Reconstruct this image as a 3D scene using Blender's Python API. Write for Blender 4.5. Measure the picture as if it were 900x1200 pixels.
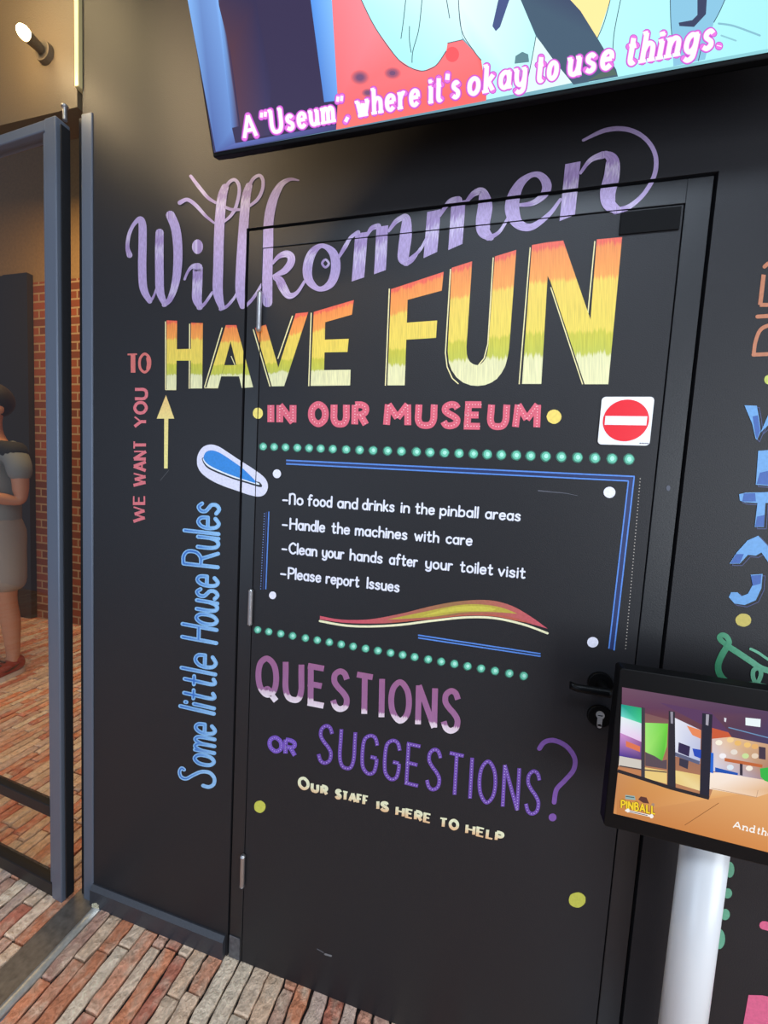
import bpy, bmesh, math, random
from mathutils import Vector, Matrix
random.seed(7)
R = math.radians
C = bpy.context.scene.collection
for o in list(bpy.data.objects): bpy.data.objects.remove(o)
scn = bpy.context.scene

# ------------------------------------------------------------------ camera
CAM_D, CAM_H, FPX = 0.948, 1.457, 460.0
def _axes():
    X = Vector((-1333-450, 466-600, FPX)); X = -X.normalized()
    D = Vector((110-450, 6600-600, FPX)); D = (D - X*X.dot(D)).normalized()
    return X, D, X.cross(D)
AX, AD, AN = _axes()
CAM = Vector((0, -CAM_D, CAM_H))
def w_of(v): return Vector((AX.dot(v), AN.dot(v), -AD.dot(v)))
cd = bpy.data.cameras.new('camera'); cam = bpy.data.objects.new('camera', cd); C.objects.link(cam)
r_, u_, b_ = w_of(Vector((1,0,0))), w_of(Vector((0,-1,0))), w_of(Vector((0,0,-1)))
m = Matrix((r_, u_, b_)).transposed().to_4x4(); m.translation = CAM
cam.matrix_world = m
cd.sensor_fit = 'HORIZONTAL'; cd.sensor_width = 36.0; cd.lens = 36.0*FPX/900.0
cd.clip_start = 0.02; cd.clip_end = 100
scn.camera = cam

# ------------------------------------------------------------------ light, world, exposure
def lin(c):
    return tuple(((x/255.0)/12.92 if x/255.0 <= .04045 else (((x/255.0)+.055)/1.055)**2.4) for x in c[:3])
wd = bpy.data.worlds.new('world'); scn.world = wd; wd.use_nodes = True
bgn = wd.node_tree.nodes['Background']; bgn.inputs[0].default_value = (.52,.62,.86,1); bgn.inputs[1].default_value = .28
def area(name, loc, target, size, power, col, size_y=None):
    l = bpy.data.lights.new(name, 'AREA'); l.energy = power; l.color = col; l.size = size
    if size_y: l.shape = 'RECTANGLE'; l.size_y = size_y
    o = bpy.data.objects.new(name, l); C.objects.link(o); o.location = loc
    o.rotation_euler = (Vector(target)-Vector(loc)).to_track_quat('-Z','Y').to_euler(); return o
area('daylight_opening', (2.6,-2.5,1.5), (-.2,0,1.0), 2.4, 100, (.86,.93,1.0), 2.2)
area('daylight_opening', (-2.4,-3.6,1.4), (-.8,0,.9), 2.2, 46, (.64,.80,1.0), 2.2)
area('overhead_fill', (.1,-1.75,3.25), (-.1,-1.0,0), 1.7, 64, (.72,.85,1.0), .8)  # added overhead fill, brightens the bricks and puts a cool sheen on the wall
def spot(name, loc, target, power, col, size, blend):
    l = bpy.data.lights.new(name, 'SPOT'); l.energy = power; l.color = col; l.spot_size = R(size); l.spot_blend = blend; l.shadow_soft_size = .06
    o = bpy.data.objects.new(name, l); C.objects.link(o); o.location = loc
    o.rotation_euler = (Vector(target)-Vector(loc)).to_track_quat('-Z','Y').to_euler(); return o
spot('warm_fill', (-1.5,-.75,3.15), (-.78,0,2.4), 52, (1.0,.72,.42), 62, 1.0)  # added warm spot without a fixture, makes the brown glow upper left
area('warm_fill', (-1.45,-.36,3.02), (-1.0,0,2.4), .30, 4.6, (1.0,.76,.40))  # added warm fill without a fixture, browns the wall end near the lamp
area('corridor_ceiling_light', (-2.9,.75,3.6), (-3.2,1.0,0), .9, 48, (1.0,.70,.30))
scn.view_settings.view_transform = 'Standard'; scn.view_settings.look = 'None'
scn.view_settings.gamma = 1.0; scn.view_settings.exposure = 0.0
scn.view_settings.use_curve_mapping = False

# ------------------------------------------------------------------ point tools
def ray(p):
    return w_of(Vector((p[0]-450, p[1]-600, FPX)))
def on_plane(p, n, pt):
    d = ray(p); n = Vector(n); return CAM + d*((Vector(pt)-CAM).dot(n)/d.dot(n))
def wallp(p, y=0.0): return on_plane(p, (0,1,0), (0,y,0))
def floorp(p, z=0.0): return on_plane(p, (0,0,1), (0,0,z))

# ------------------------------------------------------------------ materials
def newmat(name):
    mt = bpy.data.materials.new(name); mt.use_nodes = True
    nt = mt.node_tree; return mt, nt, nt.nodes['Principled BSDF']
def N(nt, t, **k):
    n = nt.nodes.new(t)
    for a, b in k.items(): setattr(n, a, b)
    return n
def plain(name, col, rough=.5, metal=0.0, spec=.5, bump=0.0, bscale=200, var=0.0, coat=0.0):
    mt, nt, p = newmat(name); c = lin(col) + (1,)
    p.inputs['Base Color'].default_value = c; p.inputs['Roughness'].default_value = rough
    p.inputs['Metallic'].default_value = metal; p.inputs['Specular IOR Level'].default_value = spec
    if coat: p.inputs['Coat Weight'].default_value = coat
    tc = N(nt,'ShaderNodeTexCoord')
    no = N(nt,'ShaderNodeTexNoise'); no.inputs['Scale'].default_value = bscale; no.inputs['Detail'].default_value = 4
    nt.links.new(tc.outputs['Object'], no.inputs['Vector'])
    if bump:
        b = N(nt,'ShaderNodeBump'); b.inputs['Strength'].default_value = bump; b.inputs['Distance'].default_value = .002
        nt.links.new(no.outputs['Fac'], b.inputs['Height']); nt.links.new(b.outputs['Normal'], p.inputs['Normal'])
    if var:
        mx = N(nt,'ShaderNodeMix', data_type='RGBA', blend_type='MULTIPLY'); mx.inputs[0].default_value = 1
        mr = N(nt,'ShaderNodeMapRange'); mr.inputs['From Min'].default_value=.3; mr.inputs['From Max'].default_value=.7
        mr.inputs['To Min'].default_value = 1-var; mr.inputs['To Max'].default_value = 1+var
        nt.links.new(no.outputs['Fac'], mr.inputs['Value'])
        mx.inputs[6].default_value = c; nt.links.new(mr.outputs[0], mx.inputs[7]); nt.links.new(mx.outputs[2], p.inputs['Base Color'])
    return mt
M = {}
M['black_wall'] = plain('black wall paint', (31,30,33), .52, bump=.25, bscale=420, var=.08, spec=.36)
M['black_frame'] = plain('black frame paint', (29,29,32), .42, bump=.12, bscale=300, var=.06, spec=.45)
M['gap'] = plain('dark seam', (8,8,9), .9, spec=.1)
M['steel_blue'] = plain('grey powder coated steel', (104,112,126), .40, metal=.35, bump=.06, bscale=300)
M['dark_steel'] = plain('dark steel', (34,34,36), .45, metal=.4, bump=.05)
M['threshold'] = plain('threshold plate', (112,104,96), .42, metal=.3, bump=.25, bscale=60, var=.25)
M['alu'] = plain('aluminium strip', (186,184,176), .40, metal=.45, bump=.3, bscale=90, var=.15)
M['chrome'] = plain('worn chrome', (190,188,188), .30, metal=.9, bump=.25, bscale=160)
M['silver'] = plain('lock silver', (205,203,203), .38, metal=.6)
M['black_plastic'] = plain('black plastic', (7,7,8), .42, bump=.05, spec=.16)
M['tv_plastic'] = plain('television casing', (9,9,11), .6, spec=.12)
M['matte_black'] = plain('matte black plate', (20,20,21), .85, spec=.15, bump=.2, bscale=500)
M['white_pole'] = plain('white pole', (222,222,222), .28, spec=.6)
M['scuff'] = plain('scuffed grey metal', (96,96,100), .5, metal=.4, bump=.3, bscale=80, var=.3)
M['foam'] = plain('foam', (196,188,160), .9, bump=.8, bscale=60, var=.3)
M['sign_white'] = plain('sign white', (240,240,242), .35)
M['sign_red'] = plain('sign red', (235,28,44), .35)
M['sign_print'] = plain('sign small print', (70,66,80), .5)
M['fascia'] = plain('fascia paint', (96,80,58), .55, bump=.3, bscale=260, var=.08)
M['brass_edge'] = plain('pale edge trim', (236,214,150), .35, metal=.2)
M['ceiling'] = plain('ceiling paint', (60,54,48), .8)
M['corridor_plaster'] = plain('corridor plaster', (150,116,74), .8, bump=.3, bscale=40, var=.1)
M['dark_panel'] = plain('dark panel', (40,34,30), .6)
M['mortar'] = plain('sand joint', (40,32,28), .95, bump=.6, bscale=120, var=.3)

def attr_mat(name, rough=.5, emit=0.0, var=.10):
    mt, nt, p = newmat(name)
    a = N(nt,'ShaderNodeAttribute'); a.attribute_name = 'Col'
    p.inputs['Roughness'].default_value = rough
    if emit:
        p.inputs['Base Color'].default_value = (.01,.01,.012,1); p.inputs['Specular IOR Level'].default_value = .06
        nt.links.new(a.outputs['Color'], p.inputs['Emission Color']); p.inputs['Emission Strength'].default_value = emit
        return mt
    tc = N(nt,'ShaderNodeTexCoord'); no = N(nt,'ShaderNodeTexNoise')
    no.inputs['Scale'].default_value = 160; no.inputs['Detail'].default_value = 3
    nt.links.new(tc.outputs['Object'], no.inputs['Vector'])
    mr = N(nt,'ShaderNodeMapRange'); mr.inputs['From Min'].default_value=.3; mr.inputs['From Max'].default_value=.7
    mr.inputs['To Min'].default_value = 1-var; mr.inputs['To Max'].default_value = 1+var*.6
    nt.links.new(no.outputs['Fac'], mr.inputs['Value'])
    mx = N(nt,'ShaderNodeMix', data_type='RGBA', blend_type='MULTIPLY'); mx.inputs[0].default_value = 1
    nt.links.new(a.outputs['Color'], mx.inputs[6]); nt.links.new(mr.outputs[0], mx.inputs[7])
    nt.links.new(mx.outputs[2], p.inputs['Base Color'])
    return mt
M['paint'] = attr_mat('wall lettering paint', .5)
M['screen'] = attr_mat('lit screen', .25, emit=1.12)
M['screen_dim'] = attr_mat('lit monitor screen', .25, emit=.95)

def ramp_mat(name, stops, wob=.06, ufreq=9.0, streak=.22, vary=None):
    """paint brushed in bands: UV.y is the height in the letter (0 foot, 1 top); brush streaks run along it"""
    mt, nt, p = newmat(name); p.inputs['Roughness'].default_value = .5
    uv = N(nt,'ShaderNodeUVMap'); uv.uv_map = 'UVMap'
    sx = N(nt,'ShaderNodeSeparateXYZ'); nt.links.new(uv.outputs[0], sx.inputs[0])
    cb = N(nt,'ShaderNodeCombineXYZ')
    mu = N(nt,'ShaderNodeMath', operation='MULTIPLY'); mu.inputs[1].default_value = ufreq; nt.links.new(sx.outputs[0], mu.inputs[0])
    mv = N(nt,'ShaderNodeMath', operation='MULTIPLY'); mv.inputs[1].default_value = 1.6; nt.links.new(sx.outputs[1], mv.inputs[0])
    nt.links.new(mu.outputs[0], cb.inputs[0]); nt.links.new(mv.outputs[0], cb.inputs[1])
    no = N(nt,'ShaderNodeTexNoise'); no.inputs['Scale'].default_value = 1.0; no.inputs['Detail'].default_value = 4
    nt.links.new(cb.outputs[0], no.inputs['Vector'])
    s1 = N(nt,'ShaderNodeMath', operation='SUBTRACT'); s1.inputs[1].default_value = .5; nt.links.new(no.outputs['Fac'], s1.inputs[0])
    s2 = N(nt,'ShaderNodeMath', operation='MULTIPLY_ADD'); s2.inputs[1].default_value = wob*4; nt.links.new(s1.outputs[0], s2.inputs[0]); nt.links.new(sx.outputs[1], s2.inputs[2])
    cr = N(nt,'ShaderNodeValToRGB'); el = cr.color_ramp.elements
    while len(el) > 1: el.remove(el[-1])
    el[0].position = stops[0][0]; el[0].color = lin(stops[0][1]) + (1,)
    for ps, c in stops[1:]:
        e = el.new(ps); e.color = lin(c) + (1,)
    nt.links.new(s2.outputs[0], cr.inputs['Fac'])
    no2 = N(nt,'ShaderNodeTexNoise'); no2.inputs['Scale'].default_value = 3.0; no2.inputs['Detail'].default_value = 3
    nt.links.new(cb.outputs[0], no2.inputs['Vector'])
    mr = N(nt,'ShaderNodeMapRange'); mr.inputs['From Min'].default_value=.3; mr.inputs['From Max'].default_value=.7
    mr.inputs['To Min'].default_value = 1-streak; mr.inputs['To Max'].default_value = 1+streak*.5
    nt.links.new(no2.outputs['Fac'], mr.inputs['Value'])
    mx = N(nt,'ShaderNodeMix', data_type='RGBA', blend_type='MULTIPLY'); mx.inputs[0].default_value = 1
    nt.links.new(cr.outputs['Color'], mx.inputs[6]); nt.links.new(mr.outputs[0], mx.inputs[7])
    nt.links.new(mx.outputs[2], p.inputs['Base Color'])
    return mt
M['fun'] = ramp_mat('banded letter paint', [(0,(238,232,176)),(.20,(232,226,172)),(.225,(196,196,70)),(.36,(206,196,60)),(.385,(236,210,84)),(.72,(240,204,84)),(.75,(246,158,70)),(.95,(244,140,66)),(.975,(238,96,72))], wob=.03, ufreq=5)
M['question'] = ramp_mat('mauve letter paint', [(0,(238,222,228)),(.15,(226,200,212)),(.18,(158,104,146)),(.8,(156,98,140)),(1,(160,100,138))], wob=.04, ufreq=9, streak=.15)
M['lavender'] = ramp_mat('lavender letter paint', [(0,(172,148,192)),(.35,(150,124,172)),(.5,(168,144,188)),(.65,(200,184,210)),(1,(176,154,196))], wob=.45, ufreq=5, streak=.25)

# ------------------------------------------------------------------ object tools
def obj(name, bm, mat, parent=None, smooth=False, label=None, bevel=0.0):
    me = bpy.data.meshes.new(name); bm.to_mesh(me); bm.free()
    o = bpy.data.objects.new(name, me); C.objects.link(o)
    for mm in (mat if isinstance(mat, (list,tuple)) else [mat]): me.materials.append(mm)
    if parent is not None: o.parent = parent; pass
    if smooth:
        for f in me.polygons: f.use_smooth = True
    if bevel:
        b = o.modifiers.new('bevel','BEVEL'); b.width = bevel; b.segments = 2; b.limit_method = 'ANGLE'; b.angle_limit = R(40)
    if label: o['label'] = label
    return o
def struct(o): o['kind'] = 'structure'; return o
def thing(o, label, cat, group=None):
    o['label'] = label; o['category'] = cat
    if group: o['group'] = group
    return o
def empty(name): 
    o = bpy.data.objects.new(name, None); C.objects.link(o); o.empty_display_size = .05; return o
def box(bm, x0, x1, y0, y1, z0, z1, mi=0):
    vs = [bm.verts.new((x,y,z)) for z in (z0,z1) for y in (y0,y1) for x in (x0,x1)]
    for f in ((0,2,3,1),(4,5,7,6),(0,1,5,4),(2,6,7,3),(0,4,6,2),(1,3,7,5)):
        fc = bm.faces.new([vs[i] for i in f]); fc.material_index = mi
    return vs
def cyl(bm, p0, p1, r0, r1=None, seg=20, cap=True):
    r1 = r0 if r1 is None else r1
    p0, p1 = Vector(p0), Vector(p1); q = (p1-p0).to_track_quat('Z','Y').to_matrix()
    a = [bm.verts.new(p0 + q @ Vector((r0*math.cos(2*math.pi*i/seg), r0*math.sin(2*math.pi*i/seg), 0))) for i in range(seg)]
    b = [bm.verts.new(p1 + q @ Vector((r1*math.cos(2*math.pi*i/seg), r1*math.sin(2*math.pi*i/seg), 0))) for i in range(seg)]
    for i in range(seg): bm.faces.new((a[i], a[(i+1)%seg], b[(i+1)%seg], b[i]))
    if cap: bm.faces.new(a[::-1]); bm.faces.new(b)
def nb(): return bmesh.new()

# ------------------------------------------------------------------ the setting
WT = .10            # wall thickness
XL, XJ = -1.175, -1.215
FX0, FX1 = -.655, .390     # outside of the door frame
LX0, LX1 = -.609, .341     # door leaf
LZ, FZ = 2.045, 2.096
G, g = .0035, .0012        # half widths of the outer and the leaf seam
WH = 3.3
bm = nb()
box(bm, XL, FX0-G, 0, WT, 0, WH)
box(bm, FX1+G, 2.3, 0, WT, 0, WH)
box(bm, FX0-G, FX1+G, 0, WT, FZ+G, WH)
wall = struct(obj('wall_back', bm, M['black_wall']))
bm = nb()                                              # dark rebate behind the seams
box(bm, FX0-.012, LX0+.02, .022, .03, 0, FZ+.01)
box(bm, LX1-.02, FX1+.012, .022, .03, 0, FZ+.01)
box(bm, FX0, FX1, .022, .03, LZ-.02, FZ+.01)
bm2 = nb()
box(bm2, FX0+G, LX0-g, 0, .021, 0, FZ-G)
box(bm2, LX1+g, FX1-G, 0, .021, 0, FZ-G)
box(bm2, LX0-g, LX1+g, 0, .021, LZ+g, FZ-G)
frame = struct(obj('trim_1', bm2, M['black_frame'], bevel=.0012))
obj('rebate', bm, M['gap'], frame)
bm = nb(); box(bm, LX0+g, LX1-g, 0, .021, .002, LZ-g)
door = struct(obj('door_1', bm, M['black_wall'], bevel=.0012))
# skirting on the wall left of the door
bm = nb()
ya, yb = -.014, -.004
vs = [[bm.verts.new((x, y, z)) for y, z in ((0,0),(ya,0),(ya,.056),(yb,.068),(0,.068))] for x in (XL, FX0-.010)]
for i in range(5): bm.faces.new((vs[0][i], vs[0][(i+1)%5], vs[1][(i+1)%5], vs[1][i]))
bm.faces.new(vs[0][::-1]); bm.faces.new(vs[1])
struct(obj('baseboard_left', bm, plain('skirting paint', (50,51,57), .45, bump=.15, bscale=200, var=.15)))
bm = nb(); box(bm, FX0+.004, LX0-.006, -.0025, 0, .004, .075)
obj('kick_plate', bm, M['scuff'], frame, label='scuffed grey metal patch at the foot of the frame', bevel=.0008)
# corner profile closing the wall's end beside the glass door
bm = nb()
box(bm, XJ, XL, -.004, WT, 0, 2.47)
struct(obj('trim_2', bm, M['steel_blue'], bevel=.003))
bm = nb()
box(bm, XJ-.004, XL, .004, WT, 2.47, WH)
struct(obj('wall_end', bm, M['black_wall'])).name = 'trim_3'
bm = nb()
box(bm, XJ-.022, XJ-.006, -.006, .02, 2.545, WH)
struct(obj('trim_4', bm, M['brass_edge'], bevel=.002))
# fascia over the glass door and ceiling
bm = nb(); box(bm, -2.6, XJ-.024, 0.004, .09, 2.50, WH)
struct(obj('wall_over_glass_door', bm, M['fascia'])).name = 'wall_left'
bm = nb(); box(bm, -2.6, 2.3, -2.6, .1, WH, WH+.08)
struct(obj('ceiling', bm, M['ceiling']))
bm = nb(); box(bm, -6.0, -.9, .1, 1.85, 4.4, 4.48)
struct(obj('ceiling', bm, M['ceiling'])).name = 'ceiling_corridor'
bm = nb(); box(bm, -2.6, -.9, .1, .14, 2.6, 4.4)
struct(obj('wall_corridor', bm, M['ceiling'])).name = 'wall_front'
bm = nb(); box(bm, -.95, -.9, .1, 1.75, 0, 4.4)
struct(obj('wall_right', bm, M['corridor_plaster']))
bm = nb(); box(bm, -6.0, -.9, 1.75, 1.85, 3.05, 4.4)
struct(obj('trim_5', bm, M['corridor_plaster']))

# unseen panel added to block the warm spot and cast a sloped shadow edge
L_ = Vector((-1.5,-.75,3.15)); prof = []
for p in ((178,-40),(178,200),(372,455)):
    w_ = wallp(p); q_ = L_ + (w_-L_)*.45; prof.append((q_.x, q_.z))
prof = [(prof[0][0], WH)] + prof[1:] + [(-1.62, prof[2][1]), (-1.62, WH)]
bm = nb(); f_ = [bm.verts.new((x,-.4125,z)) for x, z in prof]; k_ = [bm.verts.new((x,-.445,z)) for x, z in prof]
for i in range(len(prof)): bm.faces.new((f_[i],f_[(i+1)%len(prof)],k_[(i+1)%len(prof)],k_[i]))
bm.normal_update(); bm.faces.new(f_); bm.faces.new(k_[::-1])
struct(obj('light_blocker', bm, M['ceiling']))

# ---- brick paving: slender bricks on edge, laid across the doorway
def brick_mat():
    mt, nt, p = newmat('old paving brick')
    a = N(nt,'ShaderNodeAttribute'); a.attribute_name = 'Col'
    tc = N(nt,'ShaderNodeTexCoord')
    mp = N(nt,'ShaderNodeMapping'); mp.inputs['Scale'].default_value = (1,.7,1); nt.links.new(tc.outputs['Object'], mp.inputs['Vector'])
    n1 = N(nt,'ShaderNodeTexNoise'); n1.inputs['Scale'].default_value = 70; n1.inputs['Detail'].default_value = 6; n1.inputs['Roughness'].default_value=.65
    nt.links.new(mp.outputs[0], n1.inputs['Vector'])
    n2 = N(nt,'ShaderNodeTexNoise'); n2.inputs['Scale'].default_value = 24; n2.inputs['Detail'].default_value = 5
    nt.links.new(mp.outputs[0], n2.inputs['Vector'])
    r1 = N(nt,'ShaderNodeMapRange'); r1.inputs['From Min'].default_value=.46; r1.inputs['From Max'].default_value=.70; r1.inputs['To Max'].default_value=.75
    nt.links.new(n2.outputs['Fac'], r1.inputs['Value'])
    mx = N(nt,'ShaderNodeMix', data_type='RGBA'); mx.inputs[7].default_value = lin((246,216,186)) + (1,)
    nt.links.new(r1.outputs[0], mx.inputs[0]); nt.links.new(a.outputs['Color'], mx.inputs[6])
    r2 = N(nt,'ShaderNodeMapRange'); r2.inputs['From Min'].default_value=.3; r2.inputs['From Max'].default_value=.7; r2.inputs['To Min'].default_value=.70; r2.inputs['To Max'].default_value=1.3
    nt.links.new(n1.outputs['Fac'], r2.inputs['Value'])
    m2 = N(nt,'ShaderNodeMix', data_type='RGBA', blend_type='MULTIPLY'); m2.inputs[0].default_value = 1
    nt.links.new(mx.outputs[2], m2.inputs[6]); nt.links.new(r2.outputs[0], m2.inputs[7]); nt.links.new(m2.outputs[2], p.inputs['Base Color'])
    b = N(nt,'ShaderNodeBump'); b.inputs['Strength'].default_value=1.0; b.inputs['Distance'].default_value=.014
    nt.links.new(n1.outputs['Fac'], b.inputs['Height']); nt.links.new(b.outputs['Normal'], p.inputs['Normal'])
    p.inputs['Roughness'].default_value = .62
    return mt
M['brick'] = brick_mat()
BRICKS = [(222,138,104),(228,160,126),(208,126,100),(234,194,160),(224,176,150),(240,208,178),(206,160,140),(228,146,106),(240,216,188),(214,182,164),(226,162,134),(236,200,168)]
def paving(name, x0, x1, y0, y1, seed, floor_mat):
    rnd = random.Random(seed)
    V, F, MI, COLS = [], [], [], []
    def q(*i): F.append(i)
    b0 = len(V); V += [(x0,y0,-.012),(x1,y0,-.012),(x1,y1,-.012),(x0,y1,-.012)]; q(0,1,2,3); MI.append(1); COLS.append((.1,.1,.1))
    x = x0
    while x < x1-.01:
        w = min(rnd.uniform(.040,.052), x1-x); y = y0 - rnd.uniform(0,.2)
        while y < y1:
            ln = rnd.choice((.19,.20,.21,.175,.10,.23)); ya, yb = max(y,y0)+.002, min(y+ln, y1)-.002
            y += ln
            if yb-ya < .012: continue
            c = lin(rnd.choice(BRICKS)); k = rnd.uniform(.95,1.25); c = tuple(v*k for v in c)
            h = rnd.uniform(-.002,.002); xa, xb = x+.0020+rnd.uniform(0,.0024), x+w-.0020-rnd.uniform(0,.0024)
            n = 8 if yb-ya > .05 else 3; s = len(V); ins = .003
            for i in range(n):
                t = i/(n-1); yy = ya+(yb-ya)*t; e = ins if 0 < i < n-1 else .0
                jx1, jx2 = rnd.uniform(-.0028,.0022), rnd.uniform(-.0022,.0028)
                end = (i in (0,n-1)); yi = yy + (ins if i == 0 else -ins if i == n-1 else 0)
                dz = rnd.uniform(-.0018,.0018)
                V.append((xa+jx1+(.0015 if end else 0), yy, -.013)); V.append((xa+jx1+(.0015 if end else 0), yy, h-.0032))
                V.append((xa+jx1+ins, yi, h+dz)); V.append(((xa+xb)/2, yi, h+dz+rnd.uniform(0,.0016))); V.append((xb+jx2-ins, yi, h+dz))
                V.append((xb+jx2-(.0015 if end else 0), yy, h-.0032)); V.append((xb+jx2-(.0015 if end else 0), yy, -.013))
            for i in range(n-1):
                for j in range(6):
                    a = s+i*7+j; q(a, a+1, a+8, a+7); MI.append(0); COLS.append(c)
            for e_ in (s, s+(n-1)*7):
                q(e_, e_+1, e_+5, e_+6); MI.append(0); COLS.append(c)
                q(e_+1, e_+2, e_+3, e_+4, e_+5); MI.append(0); COLS.append(c)
        x += w
    me = bpy.data.meshes.new(name); me.from_pydata(V, [], F); me.materials.append(M['brick']); me.materials.append(floor_mat)
    me.polygons.foreach_set('material_index', MI)
    at = me.color_attributes.new('Col','FLOAT_COLOR','CORNER'); buf = []
    for p_, c in zip(me.polygons, COLS): buf += list(c + (1,))*p_.loop_total
    at.data.foreach_set('color', buf)
    o = bpy.data.objects.new(name, me); C.objects.link(o); return struct(o)
TX0, TX1, TX2 = -1.252, -1.157, -1.132
paving('floor', TX2, 2.3, -1.9, 0.018, 3, M['mortar'])
paving('floor', -5.8, TX0, -1.9, 1.75, 11, M['mortar']).name = 'floor_corridor'
paving('floor', TX0, -.95, .03, 1.75, 12, M['mortar']).name = 'floor_passage'
bm = nb(); box(bm, TX0, TX1, -1.9, .03, -.014, .003)
thr = struct(obj('trim_6', bm, M['threshold'], bevel=.0015))
bm = nb()
n = 40; rr = random.Random(5); prev = None
for i in range(n+1):
    y = -1.9 + 1.885*i/n; xa, xb = TX1+.0005, TX2-.001+rr.uniform(-.0025,.0015); z = .006+rr.uniform(-.001,.001)
    row = [bm.verts.new(v) for v in ((xa,y,-.012),(xa,y,z),(xa+.009,y,z+.001),(xb-.005,y,z-.002),(xb,y,z-.006),(xb,y,-.012))]
    if prev:
        for j in range(5): bm.faces.new((prev[j],prev[j+1],row[j+1],row[j]))
    else: bm.faces.new(row)
    prev = row
bm.faces.new(prev[::-1])
obj('edge_strip', bm, M['alu'], thr, smooth=True, label='pale worn edge strip')
bm = nb(); rr = random.Random(9)
bmesh.ops.create_icosphere(bm, subdivisions=3, radius=1)
for v in bm.verts:
    k = .75+rr.random()*.5; v.co = Vector((v.co.x*.016*k, v.co.y*.011*k, v.co.z*.011*k)) + Vector((-1.150,-.010,.008))
obj('foam_lump', bm, M['foam'], thr, label='crumbled yellowish foam in the corner')

# ---- glass door beside the wall end
door2 = empty('door_2'); struct(door2)
hx, hy = -1.262, -.020; ang = R(180-3.5)
dx, dy = math.cos(ang), math.sin(ang)          # along the leaf, away from the hinge
def leafbox(name, s0, s1, t0, t1, z0, z1, mat, bev=.002, bmx=None):
    bm = bmx or nb()
    for_v = []
    for z in (z0,z1):
        for t in (t0,t1):
            for s in (s0,s1): for_v.append(bm.verts.new((hx+dx*s-dy*t, hy+dy*s+dx*t, z)))
    for f in ((0,2,3,1),(4,5,7,6),(0,1,5,4),(2,6,7,3),(0,4,6,2),(1,3,7,5)): bm.faces.new([for_v[i] for i in f])
    return bm
LT = 2.445
bm = leafbox('', 0, .046, -.02, .02, .006, LT, None); leafbox('', .86, .91, -.02, .02, .006, LT, None, bmx=bm)
obj('stile', bm, M['steel_blue'], door2, bevel=.003)
bm = leafbox('', .047, .062, -.014, .014, .05, LT-.03, None)
obj('glazing_bead', bm, M['steel_blue'], door2, bevel=.002)
bm = leafbox('', .046, .86, -.018, .018, .008, .055, None); obj('bottom_rail', bm, M['dark_steel'], door2, bevel=.003)
bm = leafbox('', .046, .86, -.018, .018, LT-.03, LT, None); obj('top_rail', bm, M['steel_blue'], door2, bevel=.003)
bm = leafbox('', .062, .86, -.014, .014, .285, .325, None); obj('cross_rail', bm, M['dark_steel'], door2, bevel=.003)
gm, nt, p = newmat('door glass')
p.inputs['Base Color'].default_value = (.96,.95,.93,1); p.inputs['Roughness'].default_value = .0
p.inputs['Transmission Weight'].default_value = 1.0; p.inputs['IOR'].default_value = 1.45
gl = nt.nodes.new('ShaderNodeBsdfTransparent'); gl.inputs[0].default_value = (.97,.95,.92,1)
gs = nt.nodes.new('ShaderNodeBsdfGlossy'); gs.inputs['Roughness'].default_value = .02
fr = nt.nodes.new('ShaderNodeFresnel'); fr.inputs['IOR'].default_value = 1.4
mx = nt.nodes.new('ShaderNodeMixShader'); ge = nt.nodes.new('ShaderNodeNewGeometry'); iv = nt.nodes.new('ShaderNodeMath'); iv.operation = 'SUBTRACT'; iv.inputs[0].default_value = 1; nt.links.new(ge.outputs['Backfacing'], iv.inputs[1]); ml = nt.nodes.new('ShaderNodeMath'); ml.operation = 'MULTIPLY'; nt.links.new(fr.outputs[0], ml.inputs[0]); nt.links.new(iv.outputs[0], ml.inputs[1]); nt.links.new(ml.outputs[0], mx.inputs[0]); nt.links.new(gl.outputs[0], mx.inputs[1]); nt.links.new(gs.outputs[0], mx.inputs[2])
nt.links.new(mx.outputs[0], nt.nodes['Material Output'].inputs['Surface'])
M['glass'] = gm
for z0, z1 in ((.052,.288),(.322,LT-.028)):
    bm = leafbox('', .058, .864, -.003, .003, z0, z1, None); obj('glass_pane', bm, M['glass'], door2)
bm = nb(); cyl(bm, (hx+.008,hy,LT), (hx+.008,hy,LT+.035), .006); cyl(bm, (hx+.008,hy,LT+.035), (hx+.008,hy,LT+.04), .009)
obj('hinge_pin', bm, M['chrome'], door2, smooth=False)
bm = leafbox('', -.012, -.008, -.012, .012, .02, LT-.02, None); obj('seal', bm, M['dark_steel'], door2)
bm = nb(); box(bm, XJ-.020, XJ-.001, .006, WT, .004, 2.47); struct(obj('trim_8', bm, M['dark_steel']))

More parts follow.
